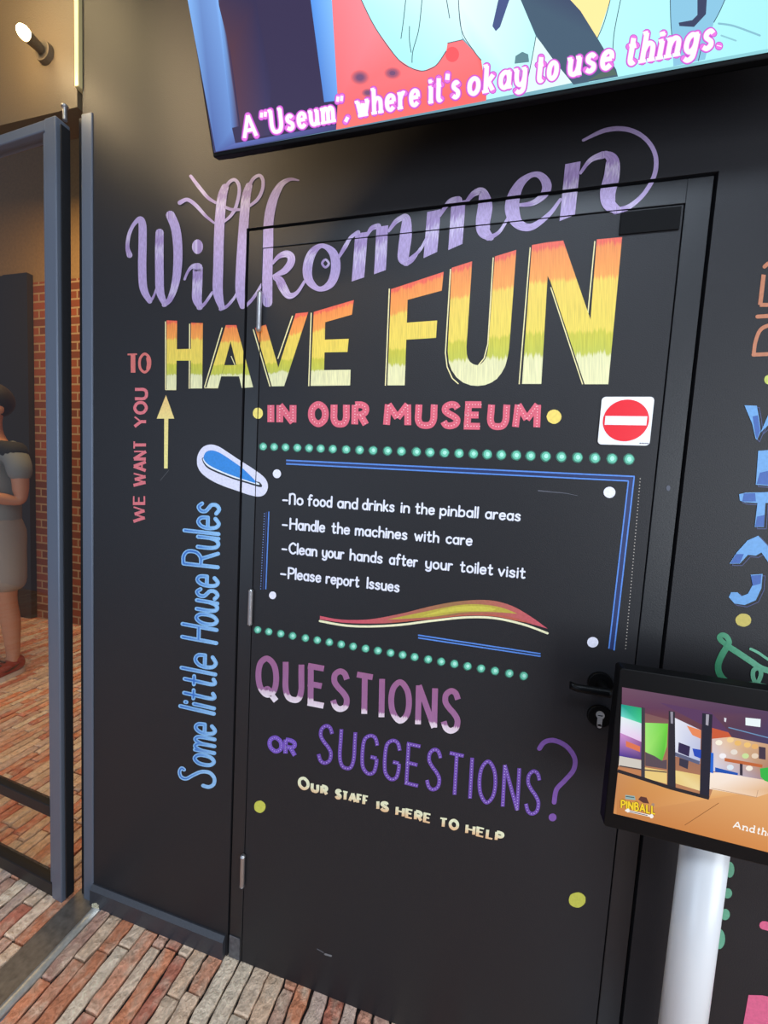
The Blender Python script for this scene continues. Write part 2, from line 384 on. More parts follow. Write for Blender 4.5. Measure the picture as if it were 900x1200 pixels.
# ---- corridor beyond the glass: brick wall, dark panel
def wall_brick_mat():
    mt, nt, p = newmat('corridor brickwork')
    tc = N(nt,'ShaderNodeTexCoord'); mp = N(nt,'ShaderNodeMapping'); mp.inputs['Rotation'].default_value = (R(90),0,0)
    nt.links.new(tc.outputs['Object'], mp.inputs['Vector'])
    b = N(nt,'ShaderNodeTexBrick'); b.inputs['Scale'].default_value = 1.0
    b.inputs['Brick Width'].default_value = .22; b.inputs['Row Height'].default_value = .072; b.inputs['Mortar Size'].default_value = .008
    b.inputs['Color1'].default_value = lin((150,76,46)) + (1,); b.inputs['Color2'].default_value = lin((112,58,38)) + (1,); b.inputs['Mortar'].default_value = lin((170,136,100)) + (1,)
    nt.links.new(mp.outputs[0], b.inputs['Vector']); nt.links.new(b.outputs['Color'], p.inputs['Base Color'])
    bp = N(nt,'ShaderNodeBump'); bp.inputs['Strength'].default_value=.6; bp.inputs['Distance'].default_value=.01; bp.invert = True
    nt.links.new(b.outputs['Fac'], bp.inputs['Height']); nt.links.new(bp.outputs['Normal'], p.inputs['Normal'])
    p.inputs['Roughness'].default_value = .8; return mt
M['wall_brick'] = wall_brick_mat()
bm = nb(); box(bm, -6.0, -.9, 1.75, 1.85, -.02, 3.05); struct(obj('wall_far', bm, M['wall_brick']))

# ------------------------------------------------------------------ painted lettering: strokes and shapes laid on a surface
def fr(x0, y0, s): return lambda pts: [((p[0]/s+x0, p[1]/s+y0) + tuple(p[2:])) for p in pts]
def smooth(pts, n=8, closed=False):
    P = [tuple(map(float, p)) for p in pts]; out = []; L = len(P)
    if L < 3: return P
    rng = range(L if closed else L-1)
    for i in rng:
        p0 = P[(i-1) % L] if (closed or i > 0) else P[0]; p1 = P[i]; p2 = P[(i+1) % L]
        p3 = P[(i+2) % L] if (closed or i+2 < L) else P[-1]
        for k in range(n):
            t = k/n
            out.append(tuple(.5*(2*b+(c-a)*t+(2*a-5*b+4*c-d)*t*t+(3*b-a-3*c+d)*t**3) for a,b,c,d in zip(p0,p1,p2,p3)))
    if not closed: out.append(P[-1])
    return out
class Paint:
    """collects flat polygons in picture measure; build() lays them on the surface"""
    def __init__(s): s.polys = []                 # (points, colour or list, uv list, layer)
    def poly(s, pts, col=(255,255,255), uv=None, layer=0): s.polys.append((list(pts), col, uv, layer)); return s
    def disc(s, x, y, rx, ry=None, col=(255,255,255), layer=0, n=18, rnd=.0):
        ry = ry or rx; rr = random.Random(int(x*13+y*7))
        s.poly([(x+rx*(1+rr.uniform(-rnd,rnd))*math.cos(2*math.pi*i/n), y+ry*(1+rr.uniform(-rnd,rnd))*math.sin(2*math.pi*i/n)) for i in range(n)], col, None, layer); return s
    def stroke(s, pts, w, col=(255,255,255), layer=0, curve=False, cap='round', colf=None, closed=False, w_end=None):
        """pts (x,y) or (x,y,w)"""
        P = [(p[0], p[1], p[2] if len(p) > 2 else w) for p in pts]
        if w_end is not None:
            L = len(P); P = [(p[0],p[1], w+(w_end-w)*i/(L-1)) for i, p in enumerate(P)]
        if curve:
            P = smooth(P, 7, closed)
            if closed: P = P + [P[0]]
            Q = [P[0]]
            for p in P[1:]:
                if math.hypot(p[0]-Q[-1][0], p[1]-Q[-1][1]) > 1e-4: Q.append(p)
            P = Q; n = len(P); Lf, Rt = [], []; acc = 0; A = []
            for i in range(n):
                a = P[i-1] if i > 0 else (P[n-2] if closed else P[0]); b = P[i+1] if i < n-1 else (P[1] if closed else P[-1])
                tx, ty = b[0]-a[0], b[1]-a[1]; l = math.hypot(tx,ty) or 1; nx, ny = -ty/l, tx/l; h = P[i][2]/2
                if i: acc += math.hypot(P[i][0]-P[i-1][0], P[i][1]-P[i-1][1])
                Lf.append((P[i][0]+nx*h, P[i][1]+ny*h)); Rt.append((P[i][0]-nx*h, P[i][1]-ny*h)); A.append(acc)
            for i in range(n-1):
                q = [Lf[i], Lf[i+1], Rt[i+1], Rt[i]]
                s.poly(q, [colf(p) for p in q] if colf else col, [(0,A[i]/30),(0,A[i+1]/30),(1,A[i+1]/30),(1,A[i]/30)], layer)
        else:
            for i in range(len(P)-1):
                a, b = P[i], P[i+1]; tx, ty = b[0]-a[0], b[1]-a[1]; l = math.hypot(tx,ty) or 1; nx, ny = -ty/l, tx/l
                q = [(a[0]+nx*a[2]/2,a[1]+ny*a[2]/2),(b[0]+nx*b[2]/2,b[1]+ny*b[2]/2),(b[0]-nx*b[2]/2,b[1]-ny*b[2]/2),(a[0]-nx*a[2]/2,a[1]-ny*a[2]/2)]
                s.poly(q, [colf(p) for p in q] if colf else col, [(0,0),(0,l/30),(1,l/30),(1,0)], layer)
        ends = [] if closed else ([P[0], P[-1]] if cap == 'round' else [])
        joins = [] if curve else P[1:-1]
        for p in ends + joins:
            k = 10; d = [(p[0]+p[2]/2*math.cos(2*math.pi*i/k), p[1]+p[2]/2*math.sin(2*math.pi*i/k)) for i in range(k)]
            s.poly(d, [colf(q) for q in d] if colf else col, [(.5+.5*math.cos(2*math.pi*i/k), .5) for i in range(k)], layer)
        return s
    def bm(s, to3, lift=.0004, step=.00025, out=(0,-1,0)):
        b = bmesh.new(); cl = b.loops.layers.float_color.new('Col'); ul = b.loops.layers.uv.new('UVMap'); o = Vector(out)
        for k_, (pts, col, uv, layer) in enumerate(s.polys):
            vs = [b.verts.new(to3(p) + o*(lift+layer*step+(k_ % 20)*step*.04)) for p in pts]
            try: f = b.faces.new(vs)
            except ValueError: continue
            for i, lp in enumerate(f.loops):
                c = col[i] if isinstance(col, list) else col
                lp[cl] = lin(c) + (1,)
                lp[ul].uv = uv[i] if uv else (pts[i][0]/20, .5)
        b.normal_update()
        big = [f for f in b.faces if len(f.verts) > 4]
        if big: bmesh.ops.triangulate(b, faces=big, ngon_method='EAR_CLIP')
        b.normal_update()
        for f in b.faces:
            if f.normal.dot(o) < 0: f.normal_flip()
        return b

REGIONS = [('leaf', door), ('frame', frame), ('wall', wall)]
def region_of(c):
    x, z = c.x, c.z
    if LX0 < x < LX1 and z < LZ: return 'leaf'
    if FX0 < x < FX1 and z < FZ: return 'frame'
    return 'wall'
def in_seam(c):
    x, z = c.x, c.z
    if z < FZ+G and (abs(x-FX0) < G or abs(x-FX1) < G): return True
    if FX0-G < x < FX1+G and abs(z-FZ) < G: return True
    if z < LZ+g and (abs(x-LX0) < g or abs(x-LX1) < g): return True
    if LX0 < x < LX1 and abs(z-LZ) < g: return True
    return False
def on_wall(paint, name, mat, label, lift=.0004):
    """lays paint on wall, frame and door leaf, cut where the seams run, each share a part of the surface that carries it"""
    b = paint.bm(wallp, lift)
    def cut(co, no):
        ds = [(v.co-co).dot(no) for v in b.verts]
        if ds and min(ds) < 0 < max(ds):
            bmesh.ops.bisect_plane(b, geom=b.verts[:]+b.edges[:]+b.faces[:], plane_co=co, plane_no=no, dist=1e-7)
    for cx, h in ((FX0,G),(FX1,G),(LX0,g),(LX1,g)):
        cut(Vector((cx-h,0,0)), Vector((1,0,0))); cut(Vector((cx+h,0,0)), Vector((1,0,0)))
    for cz, h in ((FZ,G),(LZ,g)):
        cut(Vector((0,0,cz-h)), Vector((0,0,1))); cut(Vector((0,0,cz+h)), Vector((0,0,1)))
    dead = [f for f in b.faces if in_seam(f.calc_center_median())]
    bmesh.ops.delete(b, geom=dead, context='FACES')
    b.faces.ensure_lookup_table()
    tags = [region_of(f.calc_center_median()) for f in b.faces]
    for rn, par in REGIONS:
        if rn not in tags: continue
        c = b.copy(); c.faces.ensure_lookup_table()
        bmesh.ops.delete(c, geom=[f for f, t in zip(list(c.faces), tags) if t != rn], context='FACES')
        if len(c.faces): obj(name, c, mat, par, label=label)
        else: c.free()
    b.free()

# ---- a single-stroke alphabet: (width, strokes); 'c' smooth, 'o' closed smooth, 's' straight; y 0 baseline, 1 cap height, x-height .6
def S(*p): return ('s', list(p))
def K(*p): return ('c', list(p))
def O(*p): return ('o', list(p))
GL = {
 'A': (.72, [S((0,0),(.36,1)), S((.36,1),(.72,0)), ('t',[(.14,.32),(.58,.32)])]),
 'C': (.6, [K((.6,.85),(.35,1),(.08,.8),(0,.5),(.08,.2),(.35,0),(.6,.15))]),
 'E': (.5, [S((0,0),(0,1)), ('t',[(0,1),(.5,1)]), ('t',[(0,.52),(.42,.52)]), ('t',[(0,0),(.5,0)])]),
 'F': (.48, [S((0,0),(0,1)), ('t',[(0,1),(.48,1)]), ('t',[(0,.5),(.4,.5)])]),
 'G': (.6, [K((.6,.78),(.5,.96),(.3,1),(.08,.9),(0,.7),(0,.3),(.08,.1),(.3,0),(.52,.08),(.6,.3),(.6,.44)), ('t',[(.34,.45),(.6,.45)])]),
 'H': (.6, [S((0,0),(0,1)), S((.6,0),(.6,1)), ('t',[(0,.52),(.6,.52)])]),
 'I': (.0, [S((0,0),(0,1))]),
 'L': (.46, [S((0,0),(0,1)), ('t',[(0,0),(.46,0)])]),
 'M': (.84, [S((0,0),(.04,1)), S((.04,1),(.42,.35)), S((.42,.35),(.80,1)), S((.80,1),(.84,0))]),
 'N': (.62, [S((0,0),(0,1)), S((0,1),(.62,0)), ('t',[(.62,0),(.62,1)])]),
 'O': (.68, [O((.34,1),(.08,.82),(0,.5),(.08,.18),(.34,0),(.60,.18),(.68,.5),(.60,.82))]),
 'P': (.5, [S((0,0),(0,1)), K((0,1),(.3,1),(.5,.88),(.5,.62),(.3,.48),(0,.48))]),
 'Q': (.68, [O((.34,1),(.08,.84),(0,.5),(.08,.16),(.34,0),(.60,.16),(.68,.5),(.60,.84)), K((.24,.10),(.36,.16),(.5,.02),(.68,-.12))]),
 'R': (.54, [S((0,0),(0,1)), K((0,1),(.3,1),(.5,.88),(.5,.64),(.3,.5),(0,.5)), S((.26,.5),(.54,0))]),
 'S': (.54, [K((.52,.82),(.42,.97),(.24,1),(.06,.88),(.05,.70),(.2,.56),(.38,.45),(.52,.3),(.48,.1),(.28,0),(.1,.04),(0,.2))]),
 'T': (.6, [('t',[(0,1),(.6,1)]), S((.3,0),(.3,1))]),
 'U': (.6, [K((0,1),(0,.7),(0,.3),(.1,.06),(.3,0),(.5,.06),(.6,.3),(.6,.7),(.6,1))]),
 'V': (.66, [S((0,1),(.33,0)), ('t',[(.33,0),(.66,1)])]),
 'W': (.98, [S((0,1),(.25,0)), ('t',[(.25,0),(.49,.9)]), S((.49,.9),(.73,0)), ('t',[(.73,0),(.98,1)])]),
 'Y': (.62, [S((0,1),(.31,.45)), ('t',[(.62,1),(.31,.45)]), S((.31,.45),(.31,0))]),
 'B': (.5, [S((0,0),(0,1)), K((0,1),(.3,1),(.44,.88),(.44,.66),(.28,.54),(0,.54)), K((0,.54),(.3,.54),(.5,.4),(.5,.14),(.3,0),(0,0))]),
 'a': (.42, [O((.21,.6),(.05,.5),(0,.3),(.05,.1),(.21,0),(.37,.12),(.42,.3),(.37,.5)), S((.42,.6),(.42,0))]),
 'b': (.42, [S((0,0),(0,1)), O((.21,.6),(.05,.48),(0,.3),(.05,.1),(.21,0),(.38,.1),(.42,.3),(.38,.5))]),
 'c': (.38, [K((.38,.5),(.24,.6),(.06,.5),(0,.3),(.06,.1),(.24,0),(.38,.1))]),
 'd': (.42, [S((.42,0),(.42,1)), O((.21,.6),(.05,.5),(0,.3),(.05,.1),(.21,0),(.37,.1),(.42,.3),(.37,.5))]),
 'e': (.42, [S((.02,.32),(.42,.32)), K((.42,.32),(.38,.52),(.21,.6),(.05,.5),(0,.3),(.06,.08),(.22,0),(.40,.1))]),
 'f': (.34, [K((.34,.95),(.22,1),(.13,.85),(.12,.6),(.12,.0)), S((0,.6),(.30,.6))]),
 'g': (.42, [O((.21,.6),(.05,.5),(0,.3),(.05,.1),(.21,0),(.37,.1),(.42,.3),(.37,.5)), K((.42,.6),(.42,.0),(.36,-.22),(.18,-.28),(.02,-.2))]),
 'h': (.40, [S((0,0),(0,1)), K((0,.35),(.08,.54),(.22,.6),(.36,.52),(.40,.34),(.40,0))]),
 'i': (.0, [S((0,0),(0,.6)), S((0,.82),(0,.86))]),
 'k': (.36, [S((0,0),(0,1)), S((.34,.6),(.02,.28)), S((.12,.36),(.36,0))]),
 'l': (.0, [S((0,0),(0,1))]),
 'm': (.64, [S((0,0),(0,.6)), K((0,.38),(.08,.55),(.18,.6),(.29,.52),(.32,.36),(.32,0)), K((.32,.38),(.4,.55),(.5,.6),(.61,.52),(.64,.36),(.64,0))]),
 'n': (.40, [S((0,0),(0,.6)), K((0,.35),(.08,.54),(.22,.6),(.36,.52),(.40,.34),(.40,0))]),
 'o': (.44, [O((.22,.6),(.05,.5),(0,.3),(.05,.1),(.22,0),(.39,.1),(.44,.3),(.39,.5))]),
 'p': (.42, [S((0,-.32),(0,.6)), O((.21,.6),(.05,.48),(0,.3),(.05,.1),(.21,0),(.38,.1),(.42,.3),(.38,.5))]),
 'r': (.28, [S((0,0),(0,.6)), K((0,.34),(.08,.52),(.18,.6),(.28,.57))]),
 's': (.36, [K((.34,.5),(.2,.6),(.05,.53),(.05,.40),(.18,.31),(.32,.22),(.33,.08),(.18,0),(0,.08))]),
 't': (.32, [K((.13,.9),(.13,.5),(.13,.12),(.2,0),(.32,.05)), S((0,.62),(.30,.62))]),
 'u': (.40, [K((0,.6),(0,.26),(.06,.06),(.2,0),(.34,.08),(.40,.26)), S((.40,.6),(.40,0))]),
 'v': (.40, [S((0,.6),(.2,0)), S((.2,0),(.40,.6))]),
 'w': (.6, [S((0,.6),(.16,0)), S((.16,0),(.3,.5)), S((.3,.5),(.44,0)), S((.44,0),(.6,.6))]),
 'y': (.40, [K((0,.6),(0,.3),(.06,.08),(.2,0),(.34,.08),(.40,.26)), K((.40,.6),(.40,.0),(.34,-.22),(.16,-.28),(.02,-.2))]),
 '-': (.3, [S((0,.3),(.3,.3))]),
 '.': (.0, [S((0,0),(0,.03))]),
 ',': (.04, [S((.04,.04),(0,-.14))]),
 "'": (.03, [S((.03,1),(0,.76))]),
 '"': (.16, [S((.03,1),(0,.78)), S((.16,1),(.13,.78))]),
 ' ': (.3, []),
}
HN = dict(GL); HN['N'] = (.44, [S((0,0),(0,.95)), K((0,.8),(.12,.97),(.3,.98),(.42,.8),(.44,.0))]); HN['I'] = GL['I']
def write(P, text, bl, br, tl, tr, w, col=(255,255,255), layer=0, thin=1.0, gap=.2, inset=True, colv=None, dots=None, serif=0.0, caps='butt', slantcap=None, font=GL, smallcaps=None):
    """one word between four corner points; stroke widths in picture measure"""
    hgt = (math.hypot(tl[0]-bl[0], tl[1]-bl[1]) + math.hypot(tr[0]-br[0], tr[1]-br[1]))/2
    adv, x = [], 0.0
    for i, ch in enumerate(text):
        sc = 1.0
        if smallcaps and i > 0: sc = smallcaps
        adv.append((x, sc)); x += font[ch][0]*sc + gap
    tot = x - gap or 1e-6
    wid = math.hypot(br[0]-bl[0], br[1]-bl[1])
    iu = (w/2)/wid if inset else 0; iv = (w/2)/hgt if inset else 0
    if tot < .01: tot = 1
    def mp(u, v):
        uu = iu + (1-2*iu)*(u/tot); vv = iv + (1-2*iv)*v
        a = (bl[0]+(br[0]-bl[0])*uu, bl[1]+(br[1]-bl[1])*uu); b = (tl[0]+(tr[0]-tl[0])*uu, tl[1]+(tr[1]-tl[1])*uu)
        return (a[0]+(b[0]-a[0])*vv, a[1]+(b[1]-a[1])*vv)
    ux, uy = (tl[0]-bl[0])/hgt, (tl[1]-bl[1])/hgt
    cf = None
    if colv: cf = lambda p: colv(((p[0]-bl[0])*ux + (p[1]-bl[1] - (br[1]-bl[1])*((p[0]-bl[0])/((br[0]-bl[0]) or 1e9) if abs(br[0]-bl[0])>abs(br[1]-bl[1]) else 0))*uy)/hgt)
    for (x0, sc), ch in zip(adv, text):
        for kind, pts in font[ch][1]:
            q = [mp(x0+p[0]*sc, p[1]*sc) for p in pts]
            ww = w*(thin if kind == 't' else 1.0)
            if kind == 't' and ch in 'EFL' and pts[0][0] == 0:
                l_ = math.hypot(q[1][0]-q[0][0], q[1][1]-q[0][1]) or 1; q[0] = (q[0][0]-(q[1][0]-q[0][0])*w*.5/l_, q[0][1]-(q[1][1]-q[0][1])*w*.5/l_)
            if kind in 'st':
                P.stroke(q, ww, col, layer, False, caps if kind == 's' else 'butt', cf)
            else:
                P.stroke(q, ww, col, layer, True, caps, cf, closed=(kind == 'o'))
            if serif and kind in 'sc' and ch not in '.,\'"-o':
                for e, nb_ in ((0,1),(-1,-2)):
                    a, b_ = pts[e], pts[nb_]
                    if abs(a[0]-b_[0]) < .35*abs(a[1]-b_[1]) + .001 and (abs(a[1]) < .02 or a[1] > .55) and not (ch in 'st' and kind == 'c'):
                        if kind == 'c' and ch in 'nhmr' and a[1] > .1: continue
                        c0, c1 = mp(x0+a[0]*sc-serif, a[1]), mp(x0+a[0]*sc+serif*(1 if a[1]<.3 else .3), a[1])
                        P.stroke([c0, c1], w*.72, col, layer, False, 'butt', cf)
            if dots:
                dcol, step, rad, lay = dots
                qq = smooth(q, 7, kind == 'o') if kind in 'co' else q
                if kind == 'o': qq = qq + [qq[0]]
                acc = step*.5
                for a, b_ in zip(qq, qq[1:]):
                    l = math.hypot(b_[0]-a[0], b_[1]-a[1])
                    while acc < l:
                        t = acc/l; P.disc(a[0]+(b_[0]-a[0])*t, a[1]+(b_[1]-a[1])*t, rad, rad, dcol, lay, 6); acc += step
                    acc -= l
def mixc(a, b, t):
    t = max(0, min(1, t)); return tuple(x+(y-x)*t for x, y in zip(a, b))

# ---- Willkommen
P = Paint(); A = fr(140,190,5); B = fr(290,190,4.5); Q3 = fr(480,140,3)
LV = []
def ws(f, pts, s): P.stroke([(a[0],a[1],a[2]/s) for a in f(pts)], 1, (176,150,200), len(LV) % 5, True); LV.append(1)
ws(A, [(60,545,34),(48,500,24),(56,430,22),(85,365,22),(122,335,34),(136,375,46),(136,480,48),(134,620,48),(142,740,46),(178,815,30)], 5)
ws(A, [(176,818,22),(200,790,14),(222,730,12)], 5)
ws(A, [(237,415,48),(235,520,50),(236,640,50),(240,760,48),(268,835,28)], 5)
ws(A, [(262,838,24),(300,800,34),(332,700,46),(344,580,52),(342,470,54),(328,380,54),(300,312,52)], 5)
ws(A, [(384,688,14),(405,640,16),(432,612,24),(460,612,40)], 5)
ws(A, [(460,620,58),(457,720,58),(455,800,56),(472,850,34)], 5)
ws(A, [(466,854,26),(500,830,18),(545,765,16)], 5)
ws(A, [(620,150,44),(602,210,54),(590,330,58),(584,460,58),(580,620,58),(578,760,58),(600,850,36)], 5)
ws(A, [(610,180,24),(640,125,20),(675,105,20),(700,135,20),(702,190,20),(682,270,20),(650,320,18),(612,352,14)], 5)
ws(A, [(556,358,12),(505,315,18),(450,255,22),(400,222,22),(356,240,26)], 5)
ws(A, [(592,862,20),(630,845,18),(670,800,16),(690,765,14)], 5)
ws(A, [(760,140,40),(742,210,52),(732,330,56),(722,460,56),(712,620,56),(708,760,54),(722,845,34)], 5)
ws(A, [(752,160,22),(785,100,20),(822,80,20),(842,110,20),(838,165,20),(810,220,20),(764,258,16)], 5)
ws(A, [(704,280,16),(660,280,18),(620,265,16)], 5); ws(A, [(566,240,16),(520,210,20),(470,150,22),(420,84,18)], 5)
ws(A, [(745,840,18),(790,790,18),(835,715,14)], 5)
ws(B, [(270,97,8),(225,92,18),(180,118,32),(148,170,44),(126,235,50),(112,320,52),(110,430,54),(106,560,54),(106,740,52)], 4.5)
ws(B, [(134,535,14),(165,500,24),(205,485,36),(230,500,40),(228,535,40),(195,575,34),(135,602,12)], 4.5)
ws(B, [(148,612,26),(170,625,44),(190,665,46),(220,705,36),(262,690,20),(302,630,14)], 4.5)
P.stroke([(p[0],p[1],p[2]/4.5) for p in B([(396,442,24),(345,475,42),(318,550,50),(326,625,44),(380,670,26),(440,640,42),(466,560,50),(452,480,44)])], 1, (176,150,200), 1, True, closed=True)
P.stroke([(p[0],p[1],p[2]/4.5) for p in B([(412,515,12),(395,535,12),(412,556,12),(430,536,12)])], 1, (176,150,200), 2, True, closed=True)
ws(B, [(482,505,14),(515,450,22),(545,400,18),(585,372,22)], 4.5)
def stem(f, a, b, w, s, lay=0):
    (x0,y0),(x1,y1) = a,b; P.poly(f([(x0-w/2,y0+6),(x0+w/2,y0-4),(x1+w/2,y1-12),(x1-w/2,y1+10)]), (176,150,200), [(0,0),(1,0),(1,1.4),(0,1.4)], lay)
stem(B, (602,372), (583,620), 66, 4.5); stem(B, (712,338), (699,582), 62, 4.5, 1)
ws(B, [(632,385,14),(655,350,24),(690,338,30)], 4.5)
ws(B, [(745,365,14),(780,318,24),(815,295,30),(838,300,44),(836,380,62),(826,460,62),(822,510,56),(840,535,28)], 4.5)
ws(B, [(832,538,22),(870,520,16),(912,455,12)], 4.5)
ws(Q3, [(0,492,12),(35,462,11),(62,415,9)], 3)
stem(Q3, (86,320), (73,478), 48, 3); stem(Q3, (172,288), (161,450), 50, 3, 1)
ws(Q3, [(106,340,10),(140,292,18),(172,284,26)], 3)
ws(Q3, [(195,296,10),(225,262,20),(255,255,30),(266,300,50),(258,360,50),(262,395,46),(285,415,24)], 3)
ws(Q3, [(275,418,18),(315,396,12),(350,340,10)], 3)
ws(Q3, [(385,302,12),(430,296,18),(470,268,26),(482,232,34),(462,200,26),(430,196,18),(390,225,30),(364,280,46),(362,330,50),(385,370,36),(430,378,24),(490,335,16),(530,282,10)], 3)
stem(Q3, (574,152), (554,348), 54, 3)
ws(Q3, [(600,190,10),(635,145,16),(680,126,26)], 3)
ws(Q3, [(690,124,24),(712,145,46),(710,200,54),(696,260,54),(702,300,48),(732,320,26)], 3)
ws(Q3, [(722,322,24),(770,308,18),(825,260,15),(862,190,16),(862,120,16),(825,65,16),(765,36,17),(690,38,16),(610,74,9)], 3)
on_wall(P, 'welcome_lettering', M['lavender'], 'lavender brush script reading Willkommen')
P = Paint(); P.disc(*A([(458,496)])[0], 6.4, 8.6, (186,160,206)); on_wall(P, 'letter_dot', M['lavender'], 'lavender dot of the script letter i')

# ---- HAVE FUN
def bands(P, f, polys, top, bot):
    for pl in polys:
        q = f(pl)
        uv = []
        for (cx, cy), (px, py) in zip(pl, q):
            tt = top(cx); bb = bot(cx); uv.append((px/12, (bb-cy)/(bb-tt)))
        # cut tall shapes so that the bands interpolate evenly
        P.poly(q, (255,255,255), uv, 0)
P = Paint(); D = fr(180,340,3.75); E = fr(440,270,3)
LI = Paint()
def line(f, pts, w=1.3, curve=False): LI.stroke(f(pts), w, (240,226,164), 0, curve, 'butt')
flat = lambda v: (lambda x: v)
bands(P, D, [[(58,133),(104,135),(100,437),(58,437)], [(165,143),(217,145),(214,432),(163,432)], [(100,260),(165,258),(165,310),(100,310)]], flat(135), flat(436))
bands(P, D, [[(318,154),(358,154),(284,429),(232,430)], [(322,154),(364,154),(438,427),(388,430)], [(312,330),(366,330),(378,379),(298,379)]], flat(153), flat(430))
bands(P, D, [[(446,166),(494,152),(572,422),(520,423)], [(625,103),(680,97),(574,422),(522,423)]], lambda x: 160-(x-450)*.27, flat(422))
bands(P, D, [[(704,96),(756,84),(748,420),(690,421)], [(704,96),(880,44),(872,108),(752,142)], [(750,218),(858,214),(852,272),(748,274)], [(745,352),(866,350),(864,419),(690,421)]], lambda x: 95-(x-704)*.29, flat(420))
bands(P, E, [[(55,207),(115,188),(103,545),(42,545)], [(55,207),(240,146),(233,212),(108,246)], [(105,325),(217,317),(213,378),(103,385)]], lambda x: 206-(x-55)*.33, flat(545))
Uo = [(268,132),(261,280),(254,425),(258,465),(268,492),(285,517),(308,535),(335,545),(360,547),(385,544),(408,535),(427,522),(443,502),(456,478),(464,448),(470,415),(482,250),(495,69)]
Ui = [(340,109),(330,260),(320,410),(321,435),(325,450),(332,462),(343,470),(352,473),(360,474),(366,472),(373,468),(380,461),(386,452),(391,440),(394,425),(397,405),(408,250),(420,92)]
bands(P, E, [[Uo[i],Uo[i+1],Ui[i+1],Ui[i]] for i in range(len(Uo)-1)], lambda x: 132-(x-268)*.28, flat(545))
bands(P, E, [[(550,52),(612,42),(583,540),(515,540)], [(550,52),(600,43),(660,36),(820,500),(815,541),(735,541),(615,180)], [(778,32),(867,24),(818,541),(738,541)]], lambda x: 52-(x-550)*.09, flat(541))
on_wall(P, 'have_fun_lettering', M['fun'], 'large block letters reading HAVE FUN banded orange, yellow, olive and cream')
line(D, [(53,138),(53,438)]); line(D, [(159,148),(157,433)]); line(D, [(302,165),(224,428)]); line(D, [(341,290),(376,372)], .9); line(D, [(438,172),(512,424)]); line(D, [(611,113),(546,302)]); line(D, [(693,100),(682,422)])
line(E, [(49,205),(35,546)]); line(E, [(264,136),(246,430),(252,480),(270,520),(292,540)]); line(E, [(414,96),(395,400),(382,450),(362,474)]); line(E, [(544,60),(505,541)]); line(E, [(616,200),(728,541)]); line(E, [(771,38),(746,300)])
line(D, [(53,438),(100,438)], .8); line(D, [(224,430),(284,430)], .8)
on_wall(LI, 'letter_outline', M['paint'], 'thin cream outline beside the block letters')

# ---- IN OUR MUSEUM with its two end dots
P = Paint(); PK = (224,98,116)
for t, bl, br, tl, tr in (('IN',(313.5,498.6),(347.3,499.2),(313.5,470.8),(347.6,470.8)), ('OUR',(361,500.4),(432.6,501.6),(361,470),(433.4,470.6)), ('MUSEUM',(448.8,501.6),(632.6,505),(450,470.2),(635.6,470.2))):
    write(P, t, bl, br, tl, tr, 8.0, PK, 0, gap=.42 if t != 'MUSEUM' else .40, dots=((250,214,214), 3.4, .62, 2))
on_wall(P, 'museum_lettering', M['paint'], 'pink dotted capitals reading IN OUR MUSEUM')
P = Paint(); P.disc(302.3,484.3,6,6.6,(244,222,112),rnd=.03).disc(649.2,488.3,8.6,8.4,(244,214,104),rnd=.03)
on_wall(P, 'painted_dot', M['paint'], 'yellow painted dots at the ends of the pink line')
# ---- green dotted lines
def gdots(xs, y0, sl, r0, r1):
    P = Paint()
    for i, x in enumerate(xs):
        r = r0+(r1-r0)*i/(len(xs)-1); y = y0+sl*(x-xs[0])
        P.disc(x, y, r*1.05, r*1.05, (52,116,96), 0, 14, .06); P.disc(x+.3, y-.1, r*.82, r*.84, (104,196,164), 1, 14, .06); P.disc(x+.5, y-.2, r*.42, r*.45, (176,236,214), 2, 10, .12)
    return P
d1 = [308.4,321.2,334.6,348.4,362.2,375.8,390,405.6,421.4,437.2,454.2,470.3,488,504,520.8,537.9,554.7,571,587.3,604.9,621.7,639.5,657.7,676.8,697,717,736.9]
on_wall(gdots(d1, 523.4, .0346, 4.6, 6.4), 'dotted_line', M['paint'], 'upper row of mint green painted dots')
d2 = [280+v/2.143 for v in (47,75,105,135,167,197,227,257,287,318,349,381,411,441,475,508,541,574,608,643,679,715)]
on_wall(gdots(d2, 738, .1733, 4.4, 5.0), 'dotted_line', M['paint'], 'lower row of mint green painted dots')

# ---- house rules
def up(x, h): return ((x-110)/6400*h, -h)
P = Paint(); RC = (232,232,246)
def rule(base, words):
    x0, y0, sl = base
    for t, a, b in words:
        ya, yb = y0+sl*(a-x0), y0+sl*(b-x0); h = 14.2
        if t == '-': P.stroke([(a,ya-5),(b,yb-5)], 2.1, RC); continue
        ua, ub = up(a,h), up(b,h)
        write(P, t, (a,ya), (b,yb), (a+ua[0],ya+ua[1]), (b+ub[0],yb+ub[1]), 2.15, RC, 0, gap=.2, caps='round', font=HN)
rule((338.7,591.6,.0726), [('-',331.8,336.6),('No',338.4,355.6),('food',360,389.4),('and',395,419.4),('drinks',424,462.4),('in',469.2,480.2),('the',486,509.4),('pinball',514.8,560.6),('areas',568,610)])
rule((339.5,620.8,.0905), [('-',331.4,336.4),('Handle',339,381),('the',388,410),('machines',415.6,477.4),('with',485,514.6),('care',522,553.4)])
rule((338.7,649.3,.106), [('-',331,335.8),('Clean',338,371.8),('your',377,403.4),('hands',409.4,448.4),('after',455.6,489.4),('your',498,530.4),('toilet',538.4,577.6),('visit',583,615.6)])
rule((337.8,678.6,.123), [('-',329.4,334.6),('Please',337,376.4),('report',381.4,421.2),('Issues',429.4,468.2)])
on_wall(P, 'rules_lettering', M['paint'], 'white handwriting listing four house rules')
P = Paint(); BL, BD = (84,134,214), (30,44,92)
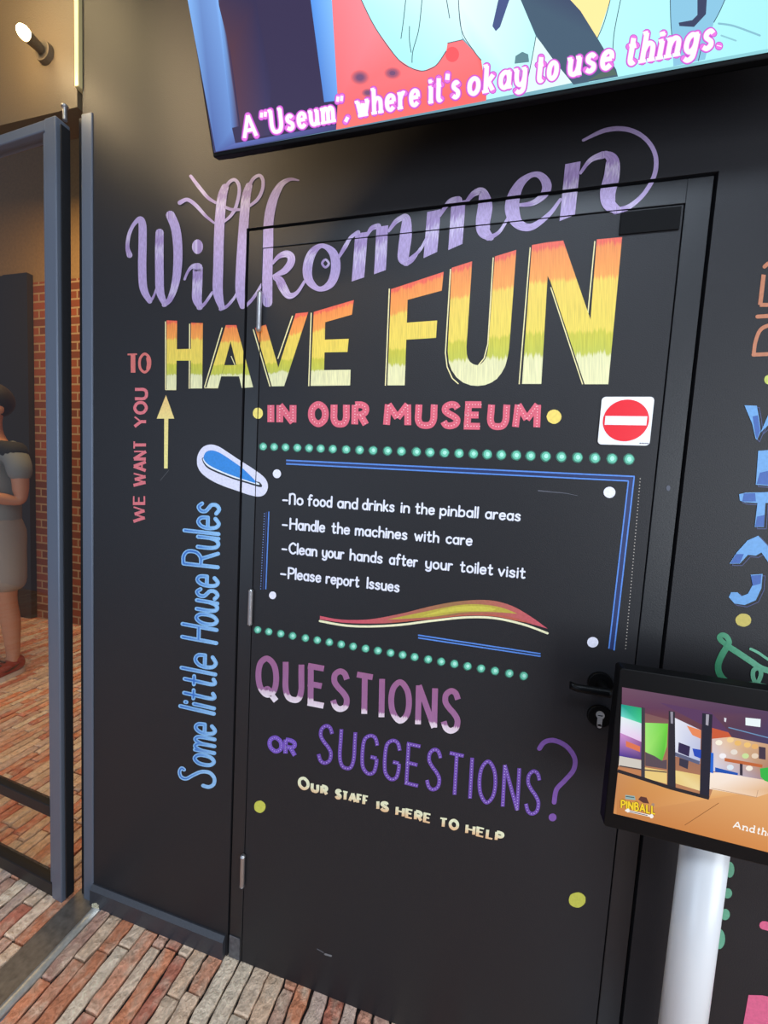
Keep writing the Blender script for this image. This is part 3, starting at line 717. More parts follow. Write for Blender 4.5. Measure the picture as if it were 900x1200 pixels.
for a, b in (((335.4,539.4),(743.6,558.4)), ((335.4,543.6),(736.6,563.6))): P.stroke([a,b], 1.7, BL, 0, cap='butt')
P.stroke([(743.2,558.2),(719.5,762)], 1.7, BL, 0, cap='butt'); P.stroke([(736.4,563.4),(713.5,760)], 1.6, BL, 0, cap='butt')
P.stroke([(740,560.5),(717,761)], 5, BD, -1, cap='butt'); P.stroke([(335.4,541.5),(741,560.8)], 3, BD, -1, cap='butt')
P.stroke([(315.2,599.5),(311.6,690.5)], 1.3, BL, 0, cap='butt'); P.stroke([(312.4,600),(308.6,691)], 1.5, BD, 0, cap='butt')
P.stroke([(490,744.2),(633.4,766)], 1.6, BL, 0, cap='butt'); P.stroke([(490,747.4),(633.6,769)], 1.6, BL, 0, cap='butt')
on_wall(P, 'border_line', M['paint'], 'blue double border lines around the rules')
P = Paint()
for i in range(54):
    t = i/53; P.disc(750.2+(733-750.2)*t, 561+(760-561)*t, .75, .75, (170,160,150), 0, 6)
for i in range(30):
    t = i/29; P.disc(310+(305.6-310)*t, 602+(690-602)*t, .6, .6, (120,150,214), 0, 6)
on_wall(P, 'dotted_line', M['paint'], 'fine dotted lines beside the blue border')
P = Paint(); P.disc(324.6,555.2,4.8,5.2,(236,234,246)).disc(714.2,577,7,6.6,(236,234,246)).disc(319.6,697.6,4.2,4.5,(236,234,246)).disc(694.6,752.6,6.6,6.2,(236,234,246))
on_wall(P, 'painted_dot', M['paint'], 'white painted dots at the corners of the rules')
# ---- fire coloured swoosh
P = Paint(); S3 = fr(360,695,3)
top_ = smooth([(45,80),(120,93),(220,92),(330,72),(440,45),(540,28),(640,25),(720,45),(790,85),(845,125)], 5)
bot_ = smooth([(845,125),(800,112),(740,96),(660,78),(560,76),(440,88),(330,102),(220,107),(120,103),(45,92)], 5)
def cred(p): return mixc((206,84,96),(150,110,70), 1-abs((p[0]-520)/240))
tp = S3(top_); bt = S3(bot_)[::-1]
for i in range(len(tp)-1):
    q = [tp[i], tp[i+1], bt[i+1], bt[i]]; P.poly(q, [mixc((204,84,98),(156,112,70), 1-abs((a[0]-530)/110)) for a in q], None, 0)
P.poly(S3(smooth([(280,93),(400,68),(520,44),(600,39),(680,50),(738,72)],5)+smooth([(738,72),(640,66),(540,68),(430,84),(280,93)],5)[1:-1]), (186,168,62), None, 1)
P.poly(S3(smooth([(400,82),(500,52),(600,45),(660,54),(640,62),(520,64),(400,82)],4)[:-1]), (204,192,72), None, 2)
P.poly(S3(smooth([(300,96),(430,88),(560,74),(660,75),(740,90),(790,106)],5)+smooth([(790,106),(740,98),(660,82),(560,79),(430,92),(300,104)],5)), (186,92,72), None, 2)
P.stroke(S3([(45,98),(130,113),(220,117),(330,111),(440,97),(560,85),(660,88),(760,110),(845,141)]), 2.6, (240,234,190), 1, True)
on_wall(P, 'swoosh_motif', M['paint'], 'red and gold painted flame swoosh over a cream line')

# ---- questions or suggestions
P = Paint(); tl, bl, tr, br = (299.6,766), (299.6,814.6), (541,808.4), (539.5,862)
write(P, 'QUESTIONS', bl, br, tl, tr, 6.8, (164,104,146), 0, gap=.36)
def qv(p):
    u = (p[0]-300)/240; t = 766+42.4*u; b = 814.6+47.6*u; return (b-p[1])/(b-t)
for i, (pts, col, uv, lay) in enumerate(P.polys): P.polys[i] = (pts, col, [(a[0]/9, qv(a)) for a in pts], lay)
on_wall(P, 'questions_lettering', M['question'], 'mauve capitals with white feet reading QUESTIONS')
P = Paint(); PU = (112,74,166)
write(P, 'SUGGESTIONS', (370.6,893.6), (632.6,958), (373.6,846.6), (635.4,903.6), 4.3, PU, 0, gap=.36, dots=((206,190,236), 3.3, .62, 2))
write(P, 'OR', (313.4,880.6), (348,888.4), (313.8,860), (348.4,866.6), 5.0, (120,84,184), 0, gap=.24, dots=((206,190,236), 2.6, .5, 2))
H3 = fr(480,855,4.286)
P.stroke(H3([(652,94),(678,62),(726,54),(786,82),(828,140),(824,200),(780,254),(738,300),(726,364)]), 5.6, (124,82,160), 0, True)
P.disc(*H3([(718,440)])[0], 4.6, 4.6, (124,82,160))
on_wall(P, 'suggestions_lettering', M['paint'], 'violet dotted capitals reading OR SUGGESTIONS?')
P = Paint(); F4 = fr(335,900,3.396)
def cream(v): return mixc((226,150,96),(238,236,196), v*2.2+.1)
for t, q in (('OUR',[(48,82),(168,112),(48,28),(170,60)]),('STAFF',[(194,121),(330,154),(196,80),(333,108)]),('IS',[(360,166),(410,180),(361,125),(412,135)]),('HERE',[(435,190),(578,225),(438,147),(582,180)]),('TO',[(607,235),(688,252),(609,192),(691,205)]),('HELP',[(713,263),(865,298),(716,218),(870,255)])):
    a, b, c, d = F4(q); write(P, t, a, b, c, d, 3.6, (238,234,196), 0, thin=.55, gap=.32, colv=None, smallcaps=.72 if t == 'OUR' else None)
for i, (pts, col, uv, lay) in enumerate(P.polys):
    def cv(p):
        u = (p[0]-349)/242; tp_ = 909+63*u; bt_ = 925+62*u; return mixc((236,188,138),(236,234,194), (bt_-p[1])/(bt_-tp_)*2.2)
    P.polys[i] = (pts, [cv(p) for p in pts], uv, lay)
on_wall(P, 'staff_lettering', M['paint'], 'small cream capitals reading OUR STAFF IS HERE TO HELP')
P = Paint(); P.disc(304.6,945.2,6.8,7.2,(206,204,84),rnd=.03); P.disc(676.4,1054.4,10,9,(196,194,78),rnd=.03)
on_wall(P, 'painted_dot', M['paint'], 'olive yellow painted dots low on the door')

# ---- left wall column
P = Paint()
def rd(v): return (222,120,112)
for t, bl, br, tl, tr in (('WE',(171.6,612.8),(171.0,579.6),(154.6,612.8),(155.2,579.6)), ('WANT',(172.4,570.6),(173.2,515.4),(154.8,570.6),(155.8,515.4)), ('YOU',(173.0,501.6),(173.8,454.6),(156,501.6),(156.6,454.6))):
    write(P, t, bl, br, tl, tr, 3.6, (222,114,120), 0, thin=.5, gap=.24)
write(P, 'TO', (148.2,438.6), (177.4,437.4), (148.2,414), (177.6,413), 3.0, (214,112,104), 0, thin=.6, gap=.16)
P.stroke([(156.2,436.8),(156.0,416)], 5.4, (214,112,104), 0, cap='butt'); P.stroke([(173.8,420),(174.6,426),(173.8,432)], 4.6, (214,112,104), 0, True)
on_wall(P, 'column_lettering', M['paint'], 'upright red capitals reading WE WANT YOU TO')
P = Paint(); ARW = [(194.6,463),(204.4,490.6),(197.4,490.6),(196.6,549),(192.4,549),(192.6,490.6),(183.8,490.6)]
P.poly(ARW, [mixc((240,196,120),(240,226,140),(p[1]-463)/40) for p in ARW])
on_wall(P, 'painted_arrow', M['paint'], 'yellow painted arrow pointing up at HAVE')
P = Paint()
def some(t, bl, br, tl, tr):
    write(P, t, bl, br, tl, tr, 4.7, (136,186,230), 0, gap=.19, caps='round')
    def cb(p):
        v = (bl[0]-p[0])/(bl[0]-tl[0]); return mixc((150,198,238),(52,112,194), (v-.15)/.45)
    n0 = len(P.polys); write(P, t, bl, br, tl, tr, 4.7, (255,255,255), 1, gap=.19, caps='butt')
    for i in range(n0, len(P.polys)):
        pts, col, uv, lay = P.polys[i]; cx = sum(p[0] for p in pts)/len(pts); cy = sum(p[1] for p in pts)/len(pts)
    P.polys = P.polys[:n0]
    # the narrow inner line
    hw = 4.7; wr = write
    Q = Paint(); wr(Q, t, bl, br, tl, tr, 4.7, (255,255,255), 1, gap=.19, caps='butt')
    for pts, col, uv, lay in Q.polys:
        if len(pts) != 4: continue
        a, b, c, d = pts; k = .29
        ln = lambda p, q, t_: (p[0]+(q[0]-p[0])*t_, p[1]+(q[1]-p[1])*t_)
        q = [ln(a,d,k), ln(b,c,k), ln(b,c,1-k), ln(a,d,1-k)]; P.poly(q, [cb(p) for p in q], None, 1)
some('Rules', (257.6,667.4), (259.4,589.6), (212.8,662.4), (214.8,584.6))
some('House', (255.9,756.4), (257.9,675.6), (211.2,748), (213.4,668.6))
some('little', (253.0,839.2), (255.6,768.4), (209.0,829), (211.2,760))
# the swash capital S, then ome
Z = fr(195,740,6.316)
SS = Z([(132,1022),(112,1012),(98,1040),(112,1078),(150,1088),(200,1062),(260,1038),(320,1045),(355,1085),(350,1130),(315,1150),(272,1140)])
P.stroke(SS, 4.4, (150,196,236), 0, True); P.stroke(SS, 1.6, (60,120,200), 1, True, colf=lambda p: mixc((60,120,200),(150,198,238),(p[0]-215)/28))
some('ome', (252.8,901), (254.6,849.4), (210.6,893), (212.4,841))
on_wall(P, 'house_rules_lettering', M['paint'], 'upright blue lettering reading Some little House Rules')
P = Paint(); V8 = fr(220,510,8.18)
P.poly(V8(smooth([(90,260),(97,190),(140,120),(210,90),(290,105),(380,160),(500,240),(640,330),(740,410),(770,490),(745,560),(690,588),(600,575),(480,535),(350,490),(230,435),(140,370),(100,310)],4,True)), (224,222,240), None, 0)
P.poly(V8(smooth([(150,215),(150,262),(195,318),(300,368),(430,418),(560,458),(690,497),(714,485),(692,452),(650,440),(560,400),(300,290)],4,True)), (26,26,34), None, 1)
P.poly(V8(smooth([(158,220),(160,258),(205,305),(300,350),(430,402),(560,442),(672,474),(680,460),(560,405),(300,290)],4,True)), (232,240,250), None, 2)
P.poly(V8(smooth([(156,205),(180,160),(235,146),(310,170),(420,240),(520,312),(600,385),(652,440),(650,458),(560,430),(430,386),(300,334),(205,285),(162,240)],4,True)), (44,134,214), None, 3)
on_wall(P, 'flipper_motif', M['paint'], 'blue pinball flipper painted with a white outline')

P = Paint()
P.stroke([(631,575),(646,576.5),(662,578),(677,581)], 1.6, (84,84,92), 0, True, w_end=.5)
P.stroke([(372,1112),(379,1116)], 1.2, (92,92,96), 0); P.stroke([(381,1118),(388,1120)], 2.2, (120,120,122), 0); P.stroke([(188,563),(198,551)], .8, (70,68,70), 0); P.disc(783,572,2.4,3.4,(78,80,92))
on_wall(P, 'scuff_mark', M['paint'], 'faint grey scuff marks')
# ---- right wall greetings
P = Paint(); OG = (186,116,82); c6 = fr(850,280,4.286)
P.stroke(c6([(140,582),(270,576)]), 4.4, OG, 0); P.stroke(c6([(142,580),(150,520),(172,462),(210,437),(270,428)]), 4.4, OG, 0, True)
P.stroke(c6([(160,391),(270,384)]), 4.6, OG, 0, w_end=5); P.stroke(c6([(192,180),(174,332)]), 5.0, OG, 0, cap='butt'); P.stroke(c6([(172,332),(270,332)]), 4.6, OG, 0, cap='butt'); P.stroke(c6([(196,140),(214,124),(270,120)]), 4.6, OG, 0); 
on_wall(P, 'greeting_lettering', M['paint'], 'orange upright greeting letters at the top')
P = Paint(); c6 = fr(850,280,4.286); c5 = fr(780,260,2.143)
LBc, DB, SH = (100,154,206), (46,88,160), (56,62,104)
def blue(f, pts, dark=None, off=True):
    q = f(pts)
    if off: P.stroke([(p[0]+3.0,p[1]+2.2) for p in q]+[(q[0][0]+3.0,q[0][1]+2.2)], 1.0, SH, 0, cap='butt')
    P.poly(q, LBc, None, 1)
    if dark: P.poly(f(dark), DB, None, 2)
blue(c6, [(95,836),(157,838),(168,900),(176,968),(158,1010),(150,1002),(134,930)], [(136,892),(162,886),(173,965),(157,1006),(150,985)])
blue(c6, [(176,972),(200,916),(214,884),(280,840),(300,900),(220,930)], None)
blue(c5, [(232,575),(275,572),(270,664),(226,660)], [(236,630),(270,622),(268,662),(228,658)])
blue(c5, [(184,684),(200,680),(290,678),(290,704),(250,706),(246,766),(223,766),(230,706),(198,704),(186,700)], [(192,702),(196,682),(224,681),(226,702)])
P.poly(c5([(229,740),(248,736),(246,765),(224,765)]), DB, None, 2)
blue(c5, [(160,858),(178,830),(205,800),(232,788),(262,820),(285,858),(258,856),(240,830),(226,838),(206,836),(186,858)], [(162,857),(176,834),(196,834),(186,857)])
blue(c5, [(213,886),(243,884),(240,920),(226,950),(198,962),(172,958),(158,942),(164,930),(180,930),(190,940),(206,934),(218,912)], [(214,888),(240,886),(238,908),(218,914)])
on_wall(P, 'greeting_lettering', M['paint'], 'two-tone blue greeting letters stacked one above another')
P = Paint(); P.disc(871.2,726.6,9.2,7.8,(196,176,82),rnd=.04).disc(900.4,445,5,5.5,(190,196,90))
on_wall(P, 'painted_dot', M['paint'], 'mustard painted dots between the greetings')
P = Paint(); c7 = fr(820,700,10); GN = (70,150,110)
def gcol(p): return mixc((52,132,92),(112,182,146), (p[0]-840)/45)
P.stroke(c7([(330,560),(265,520),(228,470),(262,440),(315,462),(345,520),(330,560)]), 6, GN, 0, True, colf=gcol)
P.stroke(c7([(318,575),(255,680),(214,790),(228,890),(300,980),(420,1025),(560,1025),(680,1035),(800,1062),(1000,1100)]), 7.6, GN, 1, True, colf=gcol)
P.stroke(c7([(325,570),(450,650),(600,750),(740,838),(1000,900)]), 7, GN, 2, True, colf=gcol)
P.stroke(c7([(655,1010),(620,930),(628,850),(690,830),(715,890),(690,970),(660,1010)]), 5.2, GN, 3, True, colf=gcol)
P.stroke(c7([(592,602),(680,645),(760,700),(1000,860)]), 3.2, GN, 3, True, colf=gcol)
for x, y, rx, ry in ((855,1019,5.4,9.4),(852.4,1046.6,5.4,6),(849.6,1071.4,5.6,6.6),(842.6,1100,7,12)): P.disc(x, y, rx, ry, (104,172,140))
on_wall(P, 'greeting_lettering', M['paint'], 'green brush script beside the pole')
P = Paint(); PKc = (222,100,136)
P.stroke([(894.6,1084),(905,1087),(925,1096)], 10, PKc, 0, True); P.poly([(877,1165.6),(893,1166),(912,1170),(940,1174),(930,1240),(866,1240),(870,1205)], PKc)
on_wall(P, 'greeting_lettering', M['paint'], 'pink painted shapes low on the wall')

# ------------------------------------------------------------------ door furniture
for zc in (1.884, 1.090, .300):
    bm = nb(); h = .047
    cyl(bm, (LX0-.001,-.0065,zc-h), (LX0-.001,-.0065,zc+h), .0068, seg=16)
    cyl(bm, (LX0-.001,-.0065,zc+h), (LX0-.001,-.0065,zc+h+.005), .0078, .004, seg=16)
    cyl(bm, (LX0-.001,-.0065,zc-h-.005), (LX0-.001,-.0065,zc-h), .004, .0078, seg=16)
    hg = obj('hinge', bm, M['chrome'], door, label='worn silver door hinge')
hp = wallp((703,800)); kp = wallp((702,840))
bm = nb(); cyl(bm, (hp.x,0,hp.z), (hp.x,-.008,hp.z), .026, .025, 28); cyl(bm, (hp.x,-.008,hp.z), (hp.x,-.040,hp.z), .0105, .0105, 18)
hd = obj('door_handle', bm, M['black_plastic'], door, bevel=.001, label='black lever handle with round rose')
bm = nb(); hl = wallp((660,801))
n = 12; prev = None
for i in range(n+1):
    t = i/n; x = hp.x+.010+(hl.x-.004-hp.x)*t; r = .0098-.0016*t; yy = -.045+.008*max(0,(t-.85)/.15)
    ring = [bm.verts.new((x, yy+r*.8*math.cos(2*math.pi*k/14), hp.z+r*math.sin(2*math.pi*k/14))) for k in range(14)]
    if prev:
        for k in range(14): bm.faces.new((prev[k],prev[(k+1)%14],ring[(k+1)%14],ring[k]))
    else: bm.faces.new(ring)
    prev = ring
bm.faces.new(prev[::-1]); obj('lever', bm, M['black_plastic'], hd, smooth=True)
bm = nb(); cyl(bm, (kp.x,0,kp.z+.003), (kp.x,-.006,kp.z+.003), .026, .0245, 28)
lk = obj('lock_rose', bm, M['black_plastic'], door, bevel=.001, label='round black rose with a silver lock cylinder')
bm = nb(); cyl(bm, (kp.x,-.005,kp.z+.008), (kp.x,-.009,kp.z+.008), .0088, .0084, 22); box(bm, kp.x-.0048, kp.x+.0048, -.0088, -.005, kp.z-.017, kp.z+.006)
cyl(bm, (kp.x,-.005,kp.z-.017), (kp.x,-.0088,kp.z-.017), .0048, .0048, 14)
lc = obj('lock_cylinder', bm, M['silver'], lk)
bm = nb(); box(bm, kp.x-.005, kp.x+.004, -.0094, -.0088, kp.z+.0068, kp.z+.0086); obj('keyhole', bm, M['gap'], lc)
a, b = wallp((725,276)), wallp((796,243))
bm = nb(); box(bm, a.x, LX1-.006, -.004, 0, a.z, LZ-.006)
obj('cover_plate', bm, M['matte_black'], door, label='matt black rectangular plate at the top corner', bevel=.001)

# ---- no-entry sign
def rounded(x0, x1, z0, z1, r, y, bm, seg=6):
    vs = []
    for cx, cz, a0 in ((x1-r,z1-r,0),(x0+r,z1-r,90),(x0+r,z0+r,180),(x1-r,z0+r,270)):
        for i in range(seg+1):
            a = R(a0+90*i/seg); vs.append(bm.verts.new((cx+r*math.cos(a), y, cz+r*math.sin(a))))
    return vs
def slab(bm, x0, x1, z0, z1, r, ya, yb, seg=6):
    A_ = rounded(x0,x1,z0,z1,r,ya,bm,seg); B_ = rounded(x0,x1,z0,z1,r,yb,bm,seg); n = len(A_)
    for i in range(n): bm.faces.new((A_[i],A_[(i+1)%n],B_[(i+1)%n],B_[i]))
    bm.faces.new(A_[::-1]); bm.faces.new(B_)
c_ = [wallp(p) for p in ((705.2,465.2),(766.4,465.4),(760.4,522.6),(699.8,520.8))]
sx0, sx1 = (c_[0].x+c_[3].x)/2, (c_[1].x+c_[2].x)/2; sz0, sz1 = (c_[2].z+c_[3].z)/2, (c_[0].z+c_[1].z)/2
sign = empty('no_entry_sign'); sign.location = ((sx0+sx1)/2, -.0008, (sz0+sz1)/2)
thing(sign, 'square white no-entry sign with a red disc stuck on the black door', 'sign')
hw, hh = (sx1-sx0)/2, (sz1-sz0)/2
bm = nb(); slab(bm, -hw, hw, -hh, hh, .008, 0, -.002); obj('sign_plate', bm, M['sign_white'], sign)
bm = nb(); rr_ = min(hw,hh)*.885; n = 48
bm.faces.new([bm.verts.new((rr_*1.0*math.cos(-2*math.pi*i/n), -.0024, .001+rr_*math.sin(-2*math.pi*i/n))) for i in range(n)])
obj('red_disc', bm, M['sign_red'], sign)
bm = nb(); bm.faces.new([bm.verts.new((x,-.0028,z)) for x, z in ((-hw*.80,-hh*.17),(-hw*.80,hh*.20),(hw*.80,hh*.20),(hw*.80,-hh*.17))][::-1])
obj('white_bar', bm, M['sign_white'], sign)
bm = nb()
for i in range(5):
    x = hw*.62+i*.0035; bm.faces.new([bm.verts.new(v) for v in ((x,-.0024,-hh*.93),(x+.0024,-.0024,-hh*.93),(x+.0024,-.0024,-hh*.885),(x,-.0024,-hh*.885))])
obj('small_print', bm, M['sign_print'], sign)

# ------------------------------------------------------------------ television hung over the door
TH = R(19.5); T0 = wallp((251.0,179.0), -.14)
tup, tn = Vector((0,-math.sin(TH),math.cos(TH))), Vector((0,-math.cos(TH),-math.sin(TH)))
TW, TT = 1.24, .705
tv = empty('television'); thing(tv, 'large flat television tilted forward high above the lettered door', 'television')
def tvp(x, z, d): return T0 + Vector((1,0,0))*x + tup*z + tn*d          # d towards the viewer
def tvbox(bm, x0,x1,z0,z1,d0,d1):
    vs = [bm.verts.new(tvp(x,z,d)) for z in (z0,z1) for d in (d0,d1) for x in (x0,x1)]
    for f in ((0,2,3,1),(4,5,7,6),(0,1,5,4),(2,6,7,3),(0,4,6,2),(1,3,7,5)): bm.faces.new([vs[i] for i in f])
bm = nb(); tvbox(bm, -.005, TW+.005, -.007, TT+.006, -.022, -.001)
obj('bezel', bm, M['tv_plastic'], tv, bevel=.002)
bm = nb()                                             # bulged rear shell
rings = []
for d, i0 in ((-.022,.01),(-.034,.05),(-.055,.10),(-.062,.16)):
    rings.append([bm.verts.new(tvp(x,z,d)) for x, z in ((i0,-.010+i0*.28),(TW-i0,-.010+i0*.28),(TW-i0,TT-i0),(i0,TT-i0))])
for ra, rb in zip(rings, rings[1:]):
    for i in range(4): bm.faces.new((ra[i],ra[(i+1)%4],rb[(i+1)%4],rb[i]))
bm.faces.new(rings[-1]); obj('rear_shell', bm, M['tv_plastic'], tv, bevel=.006)
for x in (.45,.79):
    for z in (.25,.50):
        a_ = tvp(x,z,-.06); bm = nb(); box(bm, a_.x-.02, a_.x+.02, a_.y-.005, .0, a_.z-.02, a_.z+.02)
        obj('bracket_arm', bm, M['dark_steel'], tv)
P = Paint()
tvmap = lambda p: on_plane(p, tn, T0)
def cam_px(v):
    q = v-CAM; c = (AX*q.x + AN*q.y - AD*q.z); return (450+FPX*c.x/c.z, 600+FPX*c.y/c.z)
cor = [cam_px(tvp(*k, 0)) for k in ((0,0),(TW,0),(TW,TT),(0,TT))]
P.poly(cor, [(60,64,110),(150,220,228),(200,250,250),(140,120,150)], None, 0)
# the coral and the blurred doorway
P.poly([(200,-115),(392,-115),(389,0),(396,118),(394,152),(252,179),(220,0)], (54,46,78), None, 1)
P.poly([(200,-115),(238,-115),(256,0),(272,150),(276,168),(253,178),(220,0)], [(120,170,240),(140,190,250),(130,180,245),(104,140,205),(84,100,165),(80,104,170),(128,178,240)], None, 3)
P.poly([(238,-115),(246,-115),(263,0),(280,148),(272,150),(256,0)], [(120,170,236),(54,46,78),(58,48,78),(76,52,80),(96,130,196),(120,170,236)], None, 2)
P.poly([(255,0),(300,0),(318,100),(316,158),(284,164),(270,60)], [(66,50,74),(50,44,78),(52,46,80),(60,54,92),(84,56,80),(84,54,68)], None, 2)
P.poly([(361,-115),(389,-115),(389,0),(396,118),(380,120),(364,0)], [(120,180,245),(150,200,255),(130,190,255),(110,160,235),(84,130,210),(86,150,235)], None, 3)
P.poly([(276,168),(394,146),(394,152),(253,178)], [(96,110,180),(80,70,130),(66,66,120),(78,96,160)], None, 4)
P.poly([(392,-115),(424,-115),(423,0),(440,33),(466,69),(495,84),(523,60),(524.5,51),(542,47),(556,61),(564,71),(570,111),(569.5,118),(394,152),(396,118),(389,0)], [(255,140,150)]*4+[(252,122,126)]*6+[(250,106,104)]*3+[(252,120,112),(245,112,118),(252,128,136)], None, 2)
for x, y, rx, ry in ((422,91,10,8),(460,86,9,6.5),(431,109,7,5)):
    [P.disc(x, y, rx*k_, ry*k_, mixc((246,112,116),(112,78,118),(1.15-k_)*1.25), 3+i_*.5, 20) for i_, k_ in enumerate((1.12,1.0,.88,.76,.64,.52,.4))]
P.disc(530,64,8,9,(244,92,98),3)
P.poly([(700,-115),(1005,-115),(1000,30),(899,57.6),(690,96.5),(650,70)], [(200,254,254),(170,240,246),(160,232,240),(166,236,240),(176,246,250),(190,250,252)], None, 1)
# pale cloth shapes
P.poly([(415,-115),(536,-115),(537,0),(541,40),(542,47),(524.5,51),(523,60),(511,77),(496,83.5),(482,80),(466,69),(440,33),(423,0)], [(190,252,254),(232,255,255),(222,255,255),(205,252,253),(200,252,253),(196,252,253),(186,250,252),(182,248,252),(176,246,250),(176,246,250),(176,248,250),(182,252,252),(186,252,252)], None, 4)
P.poly([(536,-115),(606,-115),(610,0),(628,43),(615,108),(570,117),(570,111),(564,71),(556,61),(542,44),(537,0)], [(232,255,255),(220,255,255),(205,254,254),(190,250,252),(190,250,250),(186,250,252),(186,250,252),(190,252,252),(200,254,254),(220,255,255),(232,255,255)], None, 4)
P.poly([(628,43),(672,97),(615,109)], (222,248,248), None, 5)
P.poly([(597,-80),(612,-80),(597,0),(586,32),(581,37),(577,31),(584,0)], (72,86,134), None, 6)
P.poly([(600,-115),(660,-115),(668,0),(680,13),(700,45),(722,82),(724,90),(672,99.5),(648,70),(628,42),(610,0)], [(64,76,104)]*4+[(70,92,112)]*7, None, 6)
P.poly([(688,95),(717,78),(723,88)], (84,106,96), None, 7)
P.poly([(660,-115),(735,-115),(715,0),(700,45),(680,13),(668,0)], (255,232,156), None, 5)
P.poly([(785,-60),(830,-60),(850,0),(836,27),(826,70),(789,78),(788,60),(785,0)], (136,194,222), None, 5)
P.poly([(817,-50),(830,-50),(828,0),(827,17),(813,32),(796,31),(795,27),(811,24),(817,18)], (58,66,96), None, 6)
P.poly([(603,75),(604,66),(612,61),(619,64),(620,73)], (96,136,146), None, 6)
LN = (52,74,92)
for pts in ([(422,-3),(440,33),(466,69),(482,80),(496,83.5),(511,77),(523,60)], [(524.5,51),(542,47)], [(476,-4),(473,24),(470,46)], [(495,-4),(491,34),(484,60),(483,74)], [(480,31),(480,48),(482,62)], [(537,-4),(541,36),(556,61),(564,71)], [(628,43),(622,76),(615,108)], [(716,-4),(708,26),(700,45)], [(728,-4),(720,36),(718,58)], [(785,-4),(786,30),(789,60)], [(851,-4),(843,14),(836,27)], [(523,-2),(527,22)], [(822,55),(818,72)]):
    P.stroke(pts, .9, LN, 8, True, 'butt')
P.stroke([(842,28),(860,31),(890,42)], 2.4, (132,186,204), 6, True); P.stroke([(845,42),(862,48)], 2.0, (140,196,210), 6)
def to_top(p):                                        # shapes run on to the upper edge of the screen
    if p[1] != -115: return p
    v = CAM + ray(p)*((T0-CAM).dot(tn)/ray(p).dot(tn)); return cam_px(v + tup*(TT-.001-(v-T0).dot(tup)))
P.polys = [([to_top(p) for p in pts], col, uv, lay) for pts, col, uv, lay in P.polys]
obj('screen_picture', P.bm(tvmap, .0002, .0001, tn), M['screen'], tv, label='lit cartoon picture in coral and pale cyan')
P = Paint()
def tvword(t, a, b, w, lift=0):
    ya, yb = 162.6-.193*(a-285), 162.6-.193*(b-285)
    ha, hb = 25+(a-285)/56, 25+(b-285)/56
    ua, ub = ((a-487)/1546*ha, -ha), ((b-487)/1546*hb, -hb)
    q = ((a,ya),(b,yb),(a+ua[0],ya+ua[1]),(b+ub[0],yb+ub[1]))
    w -= .5
    for ww, col, lay, cp in ((w+3.9,(190,84,204),0,'round'),(w+2.0,(232,120,224),1,'round'),(w,(255,244,255),2,'butt')):
        n0 = len(P.polys); write(P, t, *q, ww, col, lay, gap=.38, serif=.17, caps=cp, inset=False)
for t, a, b, w in (('A',287,301,4.6),('"',309,314.5,4),('Useum',320,391,5.0),('"',397,402.5,4),(',',405,408,4.6),('where',420,490,5.2),('it\'s',505,537,5.4),('okay',550,614,5.6),('to',629,651,5.8),('use',667,715,6.0),('things',734,832,6.2),('.',842,842.6,6.2)):
    tvword(t, a, b, w)
obj('caption', P.bm(tvmap, .0013, .0002, tn), M['screen'], tv, label='white caption with a magenta edge: A "Useum", where it\'s okay to use things.')

# ------------------------------------------------------------------ small monitor on a white pole
ks = empty('display_stand'); thing(ks, 'small black monitor on a white pole standing in front of the door frame', 'display')
MY = -.155
a, b = wallp((723,782), MY), wallp((711,969), MY)
mx0 = (a.x+b.x)/2; mz1, mz0 = a.z, b.z; mx1 = mx0+.485
bm = nb(); slab(bm, mx0, mx1, mz0, mz1, .006, MY, MY+.028)
mon = obj('monitor', bm, M['black_plastic'], ks, bevel=.002)
bm = nb(); slab(bm, mx0+.05, mx1-.05, mz0+.05, mz1-.05, .02, MY+.028, MY+.042); obj('rear_cover', bm, M['black_plastic'], mon)
P = Paint(); k9 = fr(700,770,4.5)
def mp9(pts, col, lay): P.poly(k9(pts), col, None, lay)
sq = [cam_px(Vector((x, MY, z))) for x, z in ((mx0+.014,mz0+.030),(mx1-.014,mz0+.030),(mx1-.014,mz1-.036),(mx0+.014,mz1-.036))]
P.poly(sq, [(214,146,84),(222,150,84),(80,66,96),(98,68,88)], None, 0)
mp9([(130,158),(960,298),(960,470),(600,400),(380,330),(128,262)], [(112,78,98),(84,60,92),(60,62,104),(92,56,70),(110,64,70),(104,60,86)], 1)
mp9([(330,240),(600,290),(700,400),(600,380),(500,330)], (92,58,96), 2)
mp9([(108,592),(240,640),(380,690),(590,745),(610,690),(960,690),(960,1044),(101,826)], [(206,146,92),(214,150,84),(222,156,88),(232,170,104),(240,196,140),(236,178,116),(218,142,74),(200,128,66)], 1)
mp9([(590,606),(760,612),(960,660),(960,700),(838,738),(590,694)], [(255,240,226),(252,236,224),(236,190,140),(228,176,120),(244,206,170),(252,232,214)], 2)
mp9([(126,248),(236,268),(236,352),(124,320)], [(20,150,140),(40,180,110),(70,210,150),(120,230,220)], 3)
mp9([(124,312),(236,350),(236,450),(120,400)], [(235,250,250),(214,236,240),(236,200,240),(240,225,250)], 4)
mp9([(120,398),(236,448),(236,540),(116,522)], [(214,150,214),(150,90,150),(76,52,120),(70,50,150)], 4)
mp9([(150,440),(225,470),(225,500),(150,470)], (226,120,80), 5); mp9([(116,520),(236,544),(236,590),(112,572)], (212,206,196), 4)
mp9([(108,580),(236,600),(236,632),(106,600)], (196,130,84), 4)
mp9([(252,345),(372,350),(366,470),(340,548),(290,520),(252,498)], [(160,235,120),(110,214,60),(130,220,80),(90,190,60),(150,225,110),(170,236,120)], 4)
mp9([(252,500),(300,520),(340,545),(366,540),(366,590),(252,572)], (92,76,84), 4); mp9([(250,580),(366,600),(366,668),(248,636)], (238,206,128), 4)
